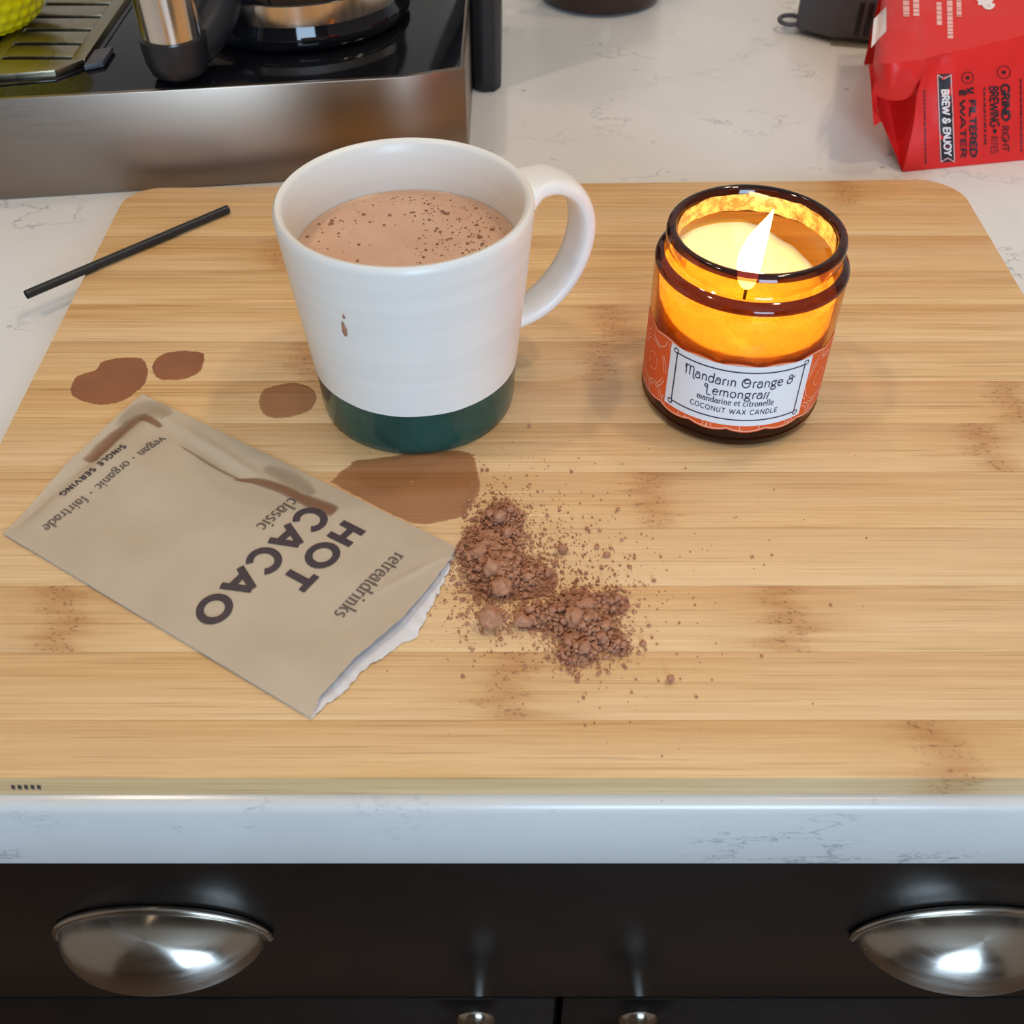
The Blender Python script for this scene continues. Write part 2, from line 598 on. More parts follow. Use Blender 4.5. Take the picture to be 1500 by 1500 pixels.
GL = {   # advance, strokes, serif spots (x, y)
    'a': (.50, [arc(.22, .16, .17, .155, 60, 340), ln((.40, .0), (.40, .34)), arc(.24, .33, .16, .13, 0, 160, 10)], [(.42, .0)]),
    'c': (.46, [arc(.25, .23, .19, .23, 50, 315)], []),
    'd': (.54, [arc(.24, .23, .19, .23, 0, 360), ln((.43, .0), (.43, .74))], [(.40, .74), (.46, .0)]),
    'e': (.48, [ln((.07, .25), (.43, .25)), arc(.25, .23, .19, .23, 5, 318)], []),
    'f': (.34, [ln((.16, .0), (.16, .55)), arc(.29, .57, .13, .15, 180, 60, 10), ln((.04, .44), (.30, .44))], [(.16, .0)]),
    'g': (.50, [arc(.22, .29, .16, .16, 0, 360), arc(.24, -.08, .20, .12, 0, 360), ln((.10, .17), (.12, .06), (.34, .03)), ln((.34, .42), (.46, .46))], []),
    'i': (.27, [ln((.13, .0), (.13, .45)), arc(.13, .64, .025, .025, 0, 360, 8)], [(.13, .0), (.10, .45)]),
    'k': (.52, [ln((.13, .0), (.13, .74)), ln((.13, .20), (.40, .45)), ln((.22, .28), (.44, .0))], [(.13, .0), (.10, .74), (.44, .0), (.40, .45)]),
    'l': (.27, [ln((.13, .0), (.13, .74))], [(.13, .0), (.10, .74)]),
    'm': (.82, [ln((.13, .0), (.13, .45)), arc(.27, .29, .14, .16, 180, 0, 12), ln((.41, .29), (.41, .0)), arc(.55, .29, .14, .16, 180, 0, 12), ln((.69, .29), (.69, .0))], [(.13, .0), (.10, .45), (.41, .0), (.69, .0)]),
    'n': (.56, [ln((.13, .0), (.13, .45)), arc(.28, .29, .15, .16, 180, 0, 12), ln((.43, .29), (.43, .0))], [(.13, .0), (.10, .45), (.43, .0)]),
    'o': (.50, [arc(.25, .23, .19, .23, 0, 360, 26)], []),
    'r': (.38, [ln((.13, .0), (.13, .45)), arc(.27, .29, .14, .16, 180, 55, 10)], [(.13, .0), (.10, .45)]),
    's': (.40, [arc(.20, .345, .13, .11, 40, 270, 12) + arc(.20, .115, .14, .12, 90, -140, 12)], []),
    't': (.34, [ln((.15, .62), (.15, .12)), arc(.26, .12, .11, .12, 180, 300, 8), ln((.04, .44), (.30, .44))], []),
    'v': (.48, [ln((.05, .45), (.24, .0)), ln((.24, .0), (.42, .45))], [(.06, .45), (.42, .45)]),
    'A': (.66, [ln((.03, 0), (.31, .70)), ln((.35, .70), (.63, 0)), ln((.13, .22), (.53, .22))], []),
    'B': (.56, [ln((.09, 0), (.09, .70)), arc(.09, .53, .36, .17, 90, -90, 12), arc(.09, .18, .40, .18, 90, -90, 12)], []),
    'C': (.62, [arc(.36, .35, .30, .35, 42, 318, 26)], []),
    'D': (.62, [ln((.09, 0), (.09, .70)), arc(.09, .35, .47, .35, 90, -90, 20)], []),
    'E': (.50, [ln((.09, 0), (.09, .70)), ln((.09, .67), (.46, .67)), ln((.09, .36), (.42, .36)), ln((.09, .03), (.46, .03))], []),
    'F': (.48, [ln((.09, 0), (.09, .70)), ln((.09, .67), (.45, .67)), ln((.09, .36), (.41, .36))], []),
    'G': (.66, [arc(.36, .35, .30, .35, 42, 350, 26), ln((.40, .30), (.66, .30))], []),
    'H': (.62, [ln((.09, 0), (.09, .70)), ln((.53, 0), (.53, .70)), ln((.09, .36), (.53, .36))], []),
    'I': (.22, [ln((.11, 0), (.11, .70))], []),
    'J': (.42, [ln((.32, .70), (.32, .16)), arc(.18, .16, .14, .16, 0, -170, 12)], []),
    'K': (.60, [ln((.09, 0), (.09, .70)), ln((.09, .26), (.52, .70)), ln((.22, .38), (.55, 0))], []),
    'L': (.48, [ln((.09, 0), (.09, .70)), ln((.09, .03), (.45, .03))], []),
    'M': (.76, [ln((.09, 0), (.09, .70)), ln((.09, .70), (.38, .15)), ln((.38, .15), (.67, .70)), ln((.67, 0), (.67, .70))], []),
    'N': (.64, [ln((.09, 0), (.09, .70)), ln((.09, .70), (.55, 0)), ln((.55, 0), (.55, .70))], []),
    'O': (.74, [arc(.37, .35, .31, .33, 0, 360, 34)], []),
    'P': (.54, [ln((.09, 0), (.09, .70)), arc(.09, .51, .38, .19, 90, -90, 14)], []),
    'R': (.58, [ln((.09, 0), (.09, .70)), arc(.09, .51, .38, .19, 90, -90, 14), ln((.28, .32), (.52, 0))], []),
    'S': (.54, [arc(.27, .52, .20, .17, 35, 270, 14) + arc(.27, .18, .21, .17, 90, -145, 14)], []),
    'T': (.56, [ln((.28, 0), (.28, .70)), ln((.03, .66), (.53, .66))], []),
    'U': (.62, [ln((.09, .70), (.09, .24)), arc(.31, .24, .22, .23, 180, 360, 16), ln((.53, .24), (.53, .70))], []),
    'V': (.62, [ln((.03, .70), (.31, 0)), ln((.31, 0), (.59, .70))], []),
    'W': (.90, [ln((.03, .70), (.25, 0)), ln((.25, 0), (.45, .62)), ln((.45, .62), (.65, 0)), ln((.65, 0), (.87, .70))], []),
    'X': (.60, [ln((.05, 0), (.55, .70)), ln((.55, 0), (.05, .70))], []),
    'Y': (.58, [ln((.03, .70), (.29, .34)), ln((.55, .70), (.29, .34)), ln((.29, .34), (.29, 0))], []),
    '&': (.62, [arc(.27, .55, .14, .13, -40, 220, 16), ln((.15, .47), (.52, .02)), arc(.25, .17, .19, .17, 130, 350, 14), ln((.43, .13), (.56, .34))], []),
    '+': (.40, [ln((.20, .16), (.20, .50)), ln((.05, .33), (.35, .33))], []),
    '\u00b7': (.36, [arc(.18, .24, .03, .03, 0, 360, 8)], []),
    ' ': (.30, [], []),
}
# decorative monoline shapes of the candle label
GL['~M'] = (.98, [arc(.10, .56, .07, .12, 60, -90, 8), ln((.10, .68), (.22, .70)), ln((.22, .70), (.22, .0)), arc(.38, .54, .16, .16, 180, 0, 12), ln((.54, .54), (.54, .0)), arc(.70, .54, .16, .16, 180, 0, 12), ln((.86, .54), (.86, .02)), arc(.97, .02, .11, .15, 180, 300, 8)], [])
GL['~O'] = (.78, [arc(.36, .33, .30, .33, 0, 360, 34), arc(.40, .46, .20, .14, 60, 330, 16)], [])
GL['~L'] = (.62, [arc(.14, .58, .12, .12, 20, 300, 14), ln((.24, .66), (.24, .02)), arc(.42, .02, .18, .14, 180, 320, 10)], [])
GL['~&'] = (.66, [arc(.28, .17, .22, .18, 40, 400, 26), arc(.32, .50, .13, .13, -60, 230, 16), ln((.42, .26), (.62, .46), (.72, .44))], [])
GL['~s'] = (.24, [ln((.02, -.02), (.08, .0), (.16, .45), (.24, .47))], [])
GL['~i'] = (.22, [ln((.11, .0), (.11, .45))], [])


def lettering(mb, text, place, size, thick, thin=None, serif=0, spacing=0.0, width=None, stretch=1.0):
    """strokes of a line of text; place(x, y) gives the point on the surface; x runs 0..length"""
    thin = thick if thin is None else thin
    toks, i = [], 0
    while i < len(text):
        if text[i] == '~':
            toks.append(text[i:i + 2])
            i += 2
        else:
            toks.append(text[i])
            i += 1
    total = sum(GL[t][0] + spacing for t in toks) - spacing
    k = (width / (total * size)) if width else stretch
    x = 0.0

    def stroke(pts, closed):
        n = len(pts)
        L, R = [], []
        for j in range(n):
            a = pts[j - 1] if j > 0 else (pts[-2] if closed else pts[0])
            b = pts[j + 1] if j < n - 1 else (pts[1] if closed else pts[-1])
            dx, dy = b[0] - a[0], b[1] - a[1]
            l = math.hypot(dx, dy) or 1
            nx, ny = -dy / l, dx / l
            w = (thin + (thick - thin) * abs(dy / l)) * 0.5
            L.append((pts[j][0] + nx * w, pts[j][1] + ny * w))
            R.append((pts[j][0] - nx * w, pts[j][1] - ny * w))
        vs = [place((x + q[0]) * size * k, q[1] * size) for pr in zip(R, L) for q in pr]
        mb.add(vs, [[2 * j, 2 * j + 2, 2 * j + 3, 2 * j + 1] for j in range(n - 1)])
    for t in toks:
        adv, sts, ser = GL[t]
        for st in sts:
            closed = math.hypot(st[0][0] - st[-1][0], st[0][1] - st[-1][1]) < 1e-4
            stroke(st, closed)
        if serif:
            for sx_, sy_ in ser:
                y = sy_ + (thin * .5 if sy_ < .1 else -thin * .5)
                stroke([(sx_ - serif, y), (sx_, y), (sx_ + serif, y)], False)
        x += adv + spacing
    return total * size * k


# ================================================================== the setting
def struct(o):
    o['kind'] = 'structure'
    return o


ZC = -1.0            # counter top
WALLY = 97.0
FLOOR = -92.0
struct(MB().box(-160, 160, -194, WALLY + 6, FLOOR - 4, FLOOR).build('floor', M['floor']))
struct(MB().box(-160, 160, -200, WALLY + 6, CEIL, CEIL + 4).build('ceiling', M['wall']))
struct(MB().box(-160, 160, WALLY, WALLY + 6, FLOOR, CEIL).build('wall_back', M['wall']))
wf = MB()
wf.box(-160, WX0, WY - 6, WY, FLOOR, CEIL).box(WX1, 160, WY - 6, WY, FLOOR, CEIL)
wf.box(WX0, WX1, WY - 6, WY, FLOOR, WZ0).box(WX0, WX1, WY - 6, WY, WZ1, CEIL)
struct(wf.build('wall_front', M['dim_wall']))
wn = MB()
wn.box(WX0, WX0 + 4, WY - 4, WY + 1, WZ0, WZ1).box(WX1 - 4, WX1, WY - 4, WY + 1, WZ0, WZ1)
wn.box(WX0 + 4, WX1 - 4, WY - 4, WY + 1, WZ0, WZ0 + 4).box(WX0 + 4, WX1 - 4, WY - 4, WY + 1, WZ1 - 4, WZ1)
w1 = struct(wn.build('window_1', plain('window_frame_paint', srgb(235, 235, 232), 0.4)))
MB().box(WX0 + 4, WX1 - 4, WY - 3, WY - 2.6, WZ0 + 4, WZ1 - 4).build('pane', M['clear_plastic'], w1)

for (lx, ly, lw), where in zip(LAMPS, ('above the worktop edge at the machine side', 'above the room at the red bag side',
                                       'over the coffee machine', 'over the red coffee bag')):
    r = empty('ceiling_lamp', (lx, ly, CEIL), 'round warm white ceiling downlight ' + where, 'lamp', 'ceiling downlights')
    MB().lathe([(9, 0), (9, -1.4), (7.6, -1.8), (7.4, -0.6), (7.4, 0)], (lx, ly, CEIL), 40).build('trim_ring', M['label_white'], r, smooth=40)
    MB().lathe([(7.4, -0.5), (0.05, -0.7)], (lx, ly, CEIL), 32).build('diffuser', M['lamp'], r, smooth=True)

# ------------------------------------------------------------------ worktop
CF = 16.6
prof = [(CF + 0.02, -4.75), (CF, -4.70), (CF, -1.42), (CF + 0.05, -1.22), (CF + 0.16, -1.08), (CF + 0.32, -1.0), (WALLY, -1.0), (WALLY, -4.75)]
rows = [[Vector((x, y, z)) for y, z in prof] for x in (-75, 75)]
mb = MB().grid(rows, closed_u=True)
mb.f.append(list(range(8)))
mb.f.append(list(range(8, 16))[::-1])
wt = mb.build('worktop', M['quartz'], smooth=50)
tag(wt, 'white quartz worktop with grey veins under the bamboo board', 'worktop')

# ------------------------------------------------------------------ cabinet below
CY = 18.6
XM = 2.2
cab = empty('base_cabinet', (XM, CY, FLOOR), 'dark espresso base cabinet with cup pulls under the white worktop', 'cabinet')
MB().box(-74, 74, CY + 2.0, WALLY - 1, FLOOR, -4.8).build('body', M['cabinet'], cab)
ZD = -22.2
dr = MB().box(-46, 50.4, CY, CY + 2.0, ZD, -5.1).build('drawer', M['cabinet'], cab, bevel=0.12)


def cup_pull(cx):
    a, b, c = 4.32, 2.55, 2.62         # half width, projection, height
    zb = -15.1
    mb = MB()
    rows = []
    n, k = 40, 14
    for i in range(n + 1):
        ph = PI * i / n                # left to right
        row = []
        for j in range(k + 1):
            th = (PI / 2) * j / k      # 0 = lower lip, pi/2 = top
            x = -math.cos(ph) * a
            e = math.sin(ph)
            row.append(Vector((cx + x, CY - b * e * math.cos(th) ** 0.9, zb + c * e * math.sin(th) ** 0.95)))
        rows.append(row)
    mb.grid(rows)
    inner = [[Vector((cx + (p.x - cx) * 0.96, CY + (p.y - CY) * 0.94, zb + (p.z - zb) * 0.94)) for p in r] for r in rows]
    mb.grid([r[::-1] for r in inner])
    mb.grid([[r[0] for r in inner], [r[0] for r in rows]])
    fl = [Vector((cx - math.cos(PI * i / 40) * (a + .10), CY - 0.16, zb + math.sin(PI * i / 40) * (c + 0.10))) for i in range(41)]
    mb.tube(fl, 0.17, 10)
    return mb.build('cup_pull', M['nickel'], dr, smooth=50, at=(cx - XM, 0, zb - FLOOR))


for cx in (-14.5, 18.6):
    cup_pull(cx)
for x0, x1, kx in ((-46, XM - 0.16, -1.75), (XM + 0.16, 50.4, 6.1)):
    d = MB().box(x0, x1, CY, CY + 2.0, FLOOR + 10, ZD - 0.30).build('door', M['cabinet'], cab, bevel=0.14)
    kp = [(0.95, 0.0), (0.9, 0.15), (0.42, 0.35), (0.38, 1.0), (0.62, 1.35), (1.35, 1.75), (1.5, 2.1), (1.35, 2.5), (0.7, 2.75), (0.02, 2.8)]
    rows = [[Vector((kx + r * math.cos(2 * PI * q / 32), CY - z, -25.0 + r * math.sin(2 * PI * q / 32))) for q in range(32)] for r, z in kp]
    MB().grid(rows, closed_u=True).build('knob', M['nickel'], d, smooth=50)

# ------------------------------------------------------------------ bamboo board
BX0, BX1, BYF = -20.85, 24.42, 17.05
board = empty('cutting_board', (1.8, 35, ZC), 'large bamboo cutting board of laid strips on the white worktop', 'board')


def back_y(x):
    return 53.2 + (x - BX0) * (54.1 - 53.2) / (BX1 - BX0)


outline = [(BX0, BYF), (BX1, BYF)]
R1, R2 = 2.3, 1.9
yb = back_y(BX1)
outline += [(BX1 - R1 + R1 * math.cos(PI / 2 * i / 10), yb - R1 + R1 * math.sin(PI / 2 * i / 10)) for i in range(11)]
yb = back_y(BX0)
outline += [(BX0 + R2 + R2 * math.cos(PI / 2 + PI / 2 * i / 10), yb - R2 + R2 * math.sin(PI / 2 + PI / 2 * i / 10)) for i in range(11)]


def clip(poly, y, keep_above):
    out = []
    for (a, b), (c, d) in zip(poly, poly[1:] + poly[:1]):
        ia, ic = (b >= y) == keep_above, (d >= y) == keep_above
        if ia:
            out.append((a, b))
        if ia != ic:
            t = (y - b) / (d - b)
            out.append((a + (c - a) * t, y))
    return out


CUTS = [17.0, 19.13, 21.84, 24.78, 27.61, 30.70, 33.64, 36.45, 39.30, 42.2, 45.1, 48.3, 51.3, 55.0]
NODE = {0: (13.56, -40), 1: (-0.11, 40), 2: (-15.7, 9.5), 4: (5.5, -60), 5: (19.4, -60), 6: (21.3, -60), 7: (3.9, -9), 8: (4.6, 60), 9: (-60, 60), 10: (-11.7, 60), 11: (-60, 60), 12: (17.9, 60)}
TONE = [.40, .30, .22, .12, .42, .30, .46, .36, .50, .56, .66, .58, .66]
for i, (y0, y1) in enumerate(zip(CUTS, CUTS[1:])):
    poly = clip(clip(outline, y0 + (0.003 if i else 0), True), y1 - 0.003, False)
    top = random.uniform(-0.002, 0.0)
    st = MB().prism(poly, ZC + 0.002, top).build('strip', M['bamboo'], board, bevel=0.012, seg=2)
    n1, n2 = NODE.get(i, (-60, 60))
    st['tone'] = TONE[i]
    st['node_one'] = (n1 - 1.8) * S
    st['node_two'] = (n2 - 1.8) * S
# the maker's brand scorched into the front edge
mb = MB()
for k in range(5):
    x = -15.55 + k * 0.20
    p = [(x, -0.62), (x + 0.10, -0.70), (x + 0.17, -0.45), (x + 0.07, -0.38)]
    mb.add([(a, BYF - 0.012, b) for a, b in p], [[0, 1, 2, 3]])
mb.build('brand_mark', M['ink'], board)

# ------------------------------------------------------------------ coffee machine
def fy(x):
    return 56.6 + 0.13 * (x + 5.86)


ZT = 4.6
mach = empty('coffee_machine', (-18, 64, ZC), 'coffee machine base with brushed steel front and glossy black top', 'appliance')
XL, XR = -44.0, -2.55
front = [(XL, fy(XL)), (-5.86, fy(-5.86)), (XR, 57.75), (XR, 80.0), (XL, 80.0)]
inner = [(XL + .3, fy(XL) + .35), (-5.9, fy(-5.9) + .35), (XR - .3, 58.05), (XR - .3, 79.7), (XL + .3, 79.7)]
MB().prism(inner, ZC, ZT - 0.05).build('base', M['black_gloss'], mach, bevel=0.05)
# wrapped steel skirt, a thin bent sheet
sk = MB()
o3, i3 = front[:4], inner[:4]
rows = [[Vector((x, y, ZC + .05)) for x, y in o3], [Vector((x, y, ZT)) for x, y in o3], [Vector((x, y, ZT)) for x, y in i3], [Vector((x, y, ZC + .05)) for x, y in i3]]
sk.grid(rows)
sk.build('steel_skirt', M['steel'], mach, bevel=0.07)
# raised black side post
MB().prism([(-2.52, 67.6), (-1.9, 67.2), (-1.1, 67.3), (-0.7, 68.0), (-0.7, 78), (-2.52, 78)], ZC, 22).build('side_post', M['black_matte'], mach, bevel=0.15)
# drip tray
TX0, TX1 = -40.0, -22.9
tp = [(TX0, 54.2), (-27.0, 55.6), (-24.3, 56.2), (TX1, 58.0), (TX1, 73), (TX0, 73)]
tray = MB().prism(tp, ZT - 0.05, ZT + 0.02).build('drip_tray', M['black_gloss'], mach, bevel=0.02)
tz0, tz1 = ZT + 0.02, ZT + 0.38
slots = [58.2 + 1.93 * k for k in range(7)]
# front plate, right and left rails, and one slat between each pair of slots
MB().prism([(TX0 + .1, 54.9), (-27.0, 56.1), (-24.4, 56.6), (-23.2, 58.0), (-39.0, 58.0)], tz0, tz1).build('front_plate', M['tray'], tray, bevel=0.05)
MB().box(-23.95, -23.2, 58.0, 72.6, tz0, tz1).build('rail', M['tray'], tray, bevel=0.04)
MB().box(-28.6, -27.75, 58.0, 72.6, tz0, tz1).build('rail', M['tray'], tray, bevel=0.04)
for k in range(6):
    MB().box(-27.75, -23.95, slots[k] + 0.24, slots[k + 1] - 0.24, tz0, tz1).build('slat', M['tray'], tray, bevel=0.04)
MB().prism([(-23.1, 57.4), (-22.2, 57.9), (-22.2, 60.0), (-23.1, 59.5)], ZT, ZT + 0.30).build('tray_catch', M['grey_plastic'], mach, bevel=0.05)

# yellow bumpy cup on the tray
cc = Vector((-30.7, 63.0, tz1 + 0.01))
pr = [(0.02, 0), (2.2, 0.0), (2.9, 0.25), (3.45, 0.9), (3.75, 1.9), (3.85, 3.2), (3.8, 4.6), (3.6, 6.0), (3.55, 7.0), (3.3, 7.0), (3.3, 5.0), (3.3, 1.5), (2.5, .5), (0.02, .45)]
cup = empty('yellow_cup', cc, 'yellow bumpy cup standing on the metal drip tray', 'cup')
rows = []
NS = 176
prs = [(p.x, p.y) for p in smoothpath([(a, b, 0) for a, b in pr[1:9]], 14)]
arc_l = 0.0
for i, (r, z) in enumerate(prs):
    if i:
        arc_l += math.hypot(r - prs[i - 1][0], z - prs[i - 1][1])
    row = []
    for k in range(NS):
        a = 2 * PI * k / NS
        row_i = arc_l / 0.62
        bmp = max(0, math.cos(row_i * 2 * PI) * 0.5 + 0.5) * max(0, math.cos(a * 36 + PI * (int(row_i + .5) % 2)) * 0.5 + .5)
        rr = r * 1.12 + 0.13 * bmp * min(1, i / 14)
        row.append(cc + Vector((rr * math.cos(a), rr * math.sin(a), z)))
    rows.append(row)
mb = MB().grid(rows, closed_u=True)
mb.f.append(list(range(NS))[::-1])
mb.lathe([(3.98, 7.0), (3.65, 7.0), (3.65, 1.5), (0.05, .5)], cc, NS)
mb.build('cup_body', M['yellow'], cup, smooth=70)

# carafe
c0 = Vector((-12.6, 65.9, ZT))
car = empty('coffee_carafe', c0, 'smoked glass coffee carafe with steel band on the machine hotplate', 'carafe')
MB().lathe([(0.02, 0.02), (5.9, 0.02), (6.45, 0.2), (6.6, 0.55), (6.55, 1.0), (6.3, 1.4), (6.35, 2.5), (6.6, 4), (6.5, 7), (5.6, 10), (4.4, 12.5), (4.2, 12.5), (5.3, 10), (6.2, 7), (6.2, 2), (0.02, 1.2)], c0, 72).build('glass_body', M['dark_glass'], car, smooth=50)
MB().lathe([(6.32, 1.45), (6.42, 1.45), (6.46, 2.55), (6.36, 2.6)], c0, 72).build('steel_band', M['shiny_steel'], car, smooth=40)
g = Vector((-17.75, 56.75, 0))
hd = MB()
hd.lathe([(0.02, ZT + .08), (1.0, ZT + .10), (1.45, ZT + .35), (1.66, ZT + 1.0), (1.74, ZT + 2.2), (1.55, ZT + 2.2), (1.5, ZT + 2.0), (0.02, ZT + 2.0)], g, 40)
path = smoothpath([(-17.6, 57.2, ZT + 1.1), (-16.6, 58.2, ZT + 1.5), (-15.8, 59.6, ZT + 2.6), (-15.5, 60.6, ZT + 4.2)], 6)
hd.tube(path, 1.15, 20)
hd.tube([(-18.0, 57.9, ZT + 2.0), (-18.0, 57.9, ZT + 12)], 1.2, 24)
hb = hd.build('handle', M['black_matte'], car, smooth=50)
MB().lathe([(0.02, ZT + 2.02), (1.46, ZT + 2.02), (1.56, ZT + 2.1), (1.60, ZT + 6), (1.62, ZT + 11), (0.02, ZT + 11.2)], g, 48).build('steel_grip', M['shiny_steel'], hb, smooth=40)

# brown glass jar by the wall
jc = Vector((6.6, 84.2, ZC))
jar = empty('brown_glass_jar', jc, 'dark brown glass jar standing behind the white mug', 'jar')
MB().lathe([(0.02, 0.02), (4.0, 0.02), (4.55, 0.2), (4.75, 0.7), (4.8, 3), (4.8, 8), (4.4, 9.2), (3.6, 9.8), (3.6, 11), (3.3, 11), (3.3, 9.6), (4.4, 8), (4.4, .8), (0.02, .6)], jc, 64).build('jar_body', M['brown_glass'], jar, smooth=50)

# ribbed clip behind the bag
cl0 = Vector((22.4, 76.6, ZC))
clip_ = empty('ribbed_clip', cl0, 'dark grey ribbed plastic clip on a clear base behind the red bag', 'clip')
MB().prism([(19.9, 76.6), (22.2, 74.9), (27.0, 74.1), (28.2, 79.5), (23.0, 80.4), (20.6, 79.6)], ZC + .35, ZC + 3.2).build('clip_body', M['grey_plastic'], clip_, bevel=0.25)
MB().prism([(22.0, 74.6), (27.4, 73.5), (29.0, 80.0), (23.4, 80.8)], ZC + .02, ZC + .40).build('clear_base', M['clear_plastic'], clip_, bevel=0.08)
for k in range(5):
    x = 23.6 + k * 0.62
    y = 74.9 - (x - 22.2) * 0.155
    MB().prism([(x - .15, y - .12), (x + .15, y - .17), (x + .15, y + .2), (x - .15, y + .2)], ZC + .7, ZC + 2.9).build('rib', M['black_matte'], clip_, bevel=0.05)
MB().tube([Vector((19.6 + 0.75 * math.cos(a), 77.3 + 0.6 * math.sin(a), ZC + .75 + .1 * math.sin(a))) for a in [2 * PI * k / 20 for k in range(21)]], 0.16, 8).build('loop', M['grey_plastic'], clip_, smooth=True)

# ------------------------------------------------------------------ red coffee bag
def nz(p, s, seed=0.0):
    return noise.noise(Vector((p.x * s + seed, p.y * s, p.z * s)))


bag = empty('coffee_bag', (28, 64, ZC), 'crumpled red foil coffee bag lying on its side', 'bag')
Lf = [at_z(1322, 252, ZC + .02), at_y(1331, 216, 57.0), at_y(1339, 178, 57.4), at_y(1343, 142, 57.8), at_y(1351, 108, 58.1), at_y(1356, 86, 58.4)]
Lf = smoothpath(Lf, 4)
top_r = Vector((36, 63.6, 5.6))
bot_r = Vector((36, 59.4, ZC + .02))
NC = 44
fr_rows = []
nl = len(Lf)
for j, a in enumerate(Lf):
    t = j / (nl - 1)
    e = bot_r.lerp(top_r, t)
    row = []
    for i in range(NC + 1):
        s = i / NC
        q = a.lerp(e, s)
        bul = math.sin(PI * min(1, t)) * min(1, s * 8) * 0.35
        crease = 0.16 * nz(q, 0.8) + 0.07 * nz(q, 2.2, 5)
        wgt = min(1, t * 6) * min(1, (1 - t) * 8) * min(1, s * 10 + .1)
        q = q + Vector((0, -1, 0.3)).normalized() * (bul + crease * wgt)
        # soft dent beside the gusset
        dd = math.hypot((s - 0.07) / 0.05, (t - 0.85) / 0.14)
        q.y += 0.35 * math.exp(-dd * dd)
        row.append(q)
    fr_rows.append(row)
fb = MB().grid(fr_rows)
front_panel = fb.build('front_panel', M['red'], bag, smooth=60)
ridge = fr_rows[-1]
lipT = [at_z(1279, 92, 4.3), at_z(1292, 93, 4.9), at_z(1312, 92, 5.1), at_z(1336, 89, 5.1)]
fe = smoothpath(lipT + [ridge[0]], 4)[:-1] + ridge
tp_rows = []
NT = 26
bk0, bk1 = Vector((23.6, 71.5, 5.4)), Vector((36, 72.5, 6.2))
for j in range(NT + 1):
    t = j / NT
    row = []
    for i, a in enumerate(fe):
        s = i / (len(fe) - 1)
        q = a.lerp(bk0.lerp(bk1, max(0, (a.x - fe[0].x) / (36 - fe[0].x))), t)
        q.z += math.sin(PI * min(1, t * 1.0)) * 0.7 * min(1, s * 4 + .15)
        q.z += (0.10 * nz(q, 0.7, 3) + 0.04 * nz(q, 2.0, 8)) * min(1, t * 8)
        if s < 0.2:
            q.z -= (0.2 - s) ** 2 * 9 * min(1, t * 3)
        row.append(q)
    tp_rows.append(row)
tpanel = MB().grid(tp_rows)
top_panel = tpanel.build('top_panel', M['red'], bag, smooth=60)
# end fold: overhanging lip, dark pocket, gusset wing, closing walls
lipB = [at_y(1277, 137, 57.9), at_y(1300, 146, 57.5), at_y(1318, 147, 57.5), at_y(1334, 140, 57.6), at_y(1347, 116, 58.0)]
lipB = smoothpath(lipB, 4)
lipU = smoothpath(lipT + [ridge[0]], 4)
rows = []
for k in range(7):
    t = k / 6
    row = []
    for a, b in zip(lipU, lipB):
        q = a.lerp(b, t) + Vector((0, -0.35 * math.sin(PI * t), 0.1 * math.sin(PI * t)))
        q += Vector((0, 0.28 * nz(q, 1.1, 2) * math.sin(PI * t), 0.18 * nz(q, 1.3, 6) * math.sin(PI * t)))
        row.append(q)
    rows.append(row)
MB().grid(rows).build('end_lip', M['red'], bag, smooth=25)
wingL = smoothpath([at_y(1283, 150, 58.9), at_y(1291, 178, 58.3), at_y(1306, 212, 57.7), at_z(1322, 252, ZC + .03)], 5)
wingR = [Lf[int((1 - k / (len(wingL) - 1)) * (nl * 0.72))] for k in range(len(wingL))]
rows = []
for k, (a, b) in enumerate(zip(wingL, wingR)):
    t = k / (len(wingL) - 1)
    row = []
    for i in range(9):
        s = i / 8
        q = a.lerp(b, s)
        q.y += 3.4 * (1 - t) ** 0.8 * (1 - abs(2 * s - 1) ** 1.5)
        row.append(q)
    rows.append(row)
MB().grid(rows).build('gusset_wing', M['red'], bag, smooth=40)
mouth = [lipB[round(k * (len(lipB) - 1) / 8)] for k in range(9)]
MB().grid([mouth, [a.lerp(b, .4) + Vector((0.4, 3.2, 0.4)) for a, b in zip(mouth, rows[0])], [a.lerp(b, .8) + Vector((0.4, 2.0, 0.1)) for a, b in zip(mouth, rows[0])], rows[0]]).build('end_pocket', M['red'], bag, smooth=60)
strip = [[at_y(1276, 132, 58.0), at_y(1284, 140, 58.3)], [at_y(1278, 160, 58.1), at_y(1285, 160, 58.5)], [at_y(1280, 185, 58.1), at_y(1291, 178, 58.3)]]
MB().grid(strip).build('gusset_edge', M['red'], bag)
lw = [tp_rows[j][0] for j in range(NT + 1)]
MB().grid([lw, [Vector((24.9 + 0.25 * (max(q.y, 61.5) - 61.5), max(q.y, 61.5), ZC + .02)) for k, q in enumerate(lw)]]).build('end_wall', M['red'], bag, smooth=60)
bk = tp_rows[-1]
MB().grid([bk, [Vector((q.x, q.y, ZC + .02)) for q in bk]]).build('back_panel', M['red'], bag, smooth=60)
rt = [tp_rows[j][-1] for j in range(NT + 1)]
MB().grid([rt, [Vector((q.x, q.y, ZC + .02)) for q in rt]]).build('end_wall', M['red'], bag, smooth=60)

bvh_v, bvh_f = [], []
for src in (fb, tpanel):
    n0 = len(bvh_v)
    bvh_v += src.v
    bvh_f += [[i + n0 for i in f] for f in src.f]
BAG = BVHTree.FromPolygons(bvh_v, bvh_f)


def on_bag(u, v, lift=0.03):
    d = ray(u, v).normalized()
    h = BAG.ray_cast(Vector((0, 0, CH)), d)
    if h[0] is None:
        return at_z(u, v, 5.3)
    nrm = h[1] if h[1].dot(d) < 0 else -h[1]
    return h[0] + nrm * lift


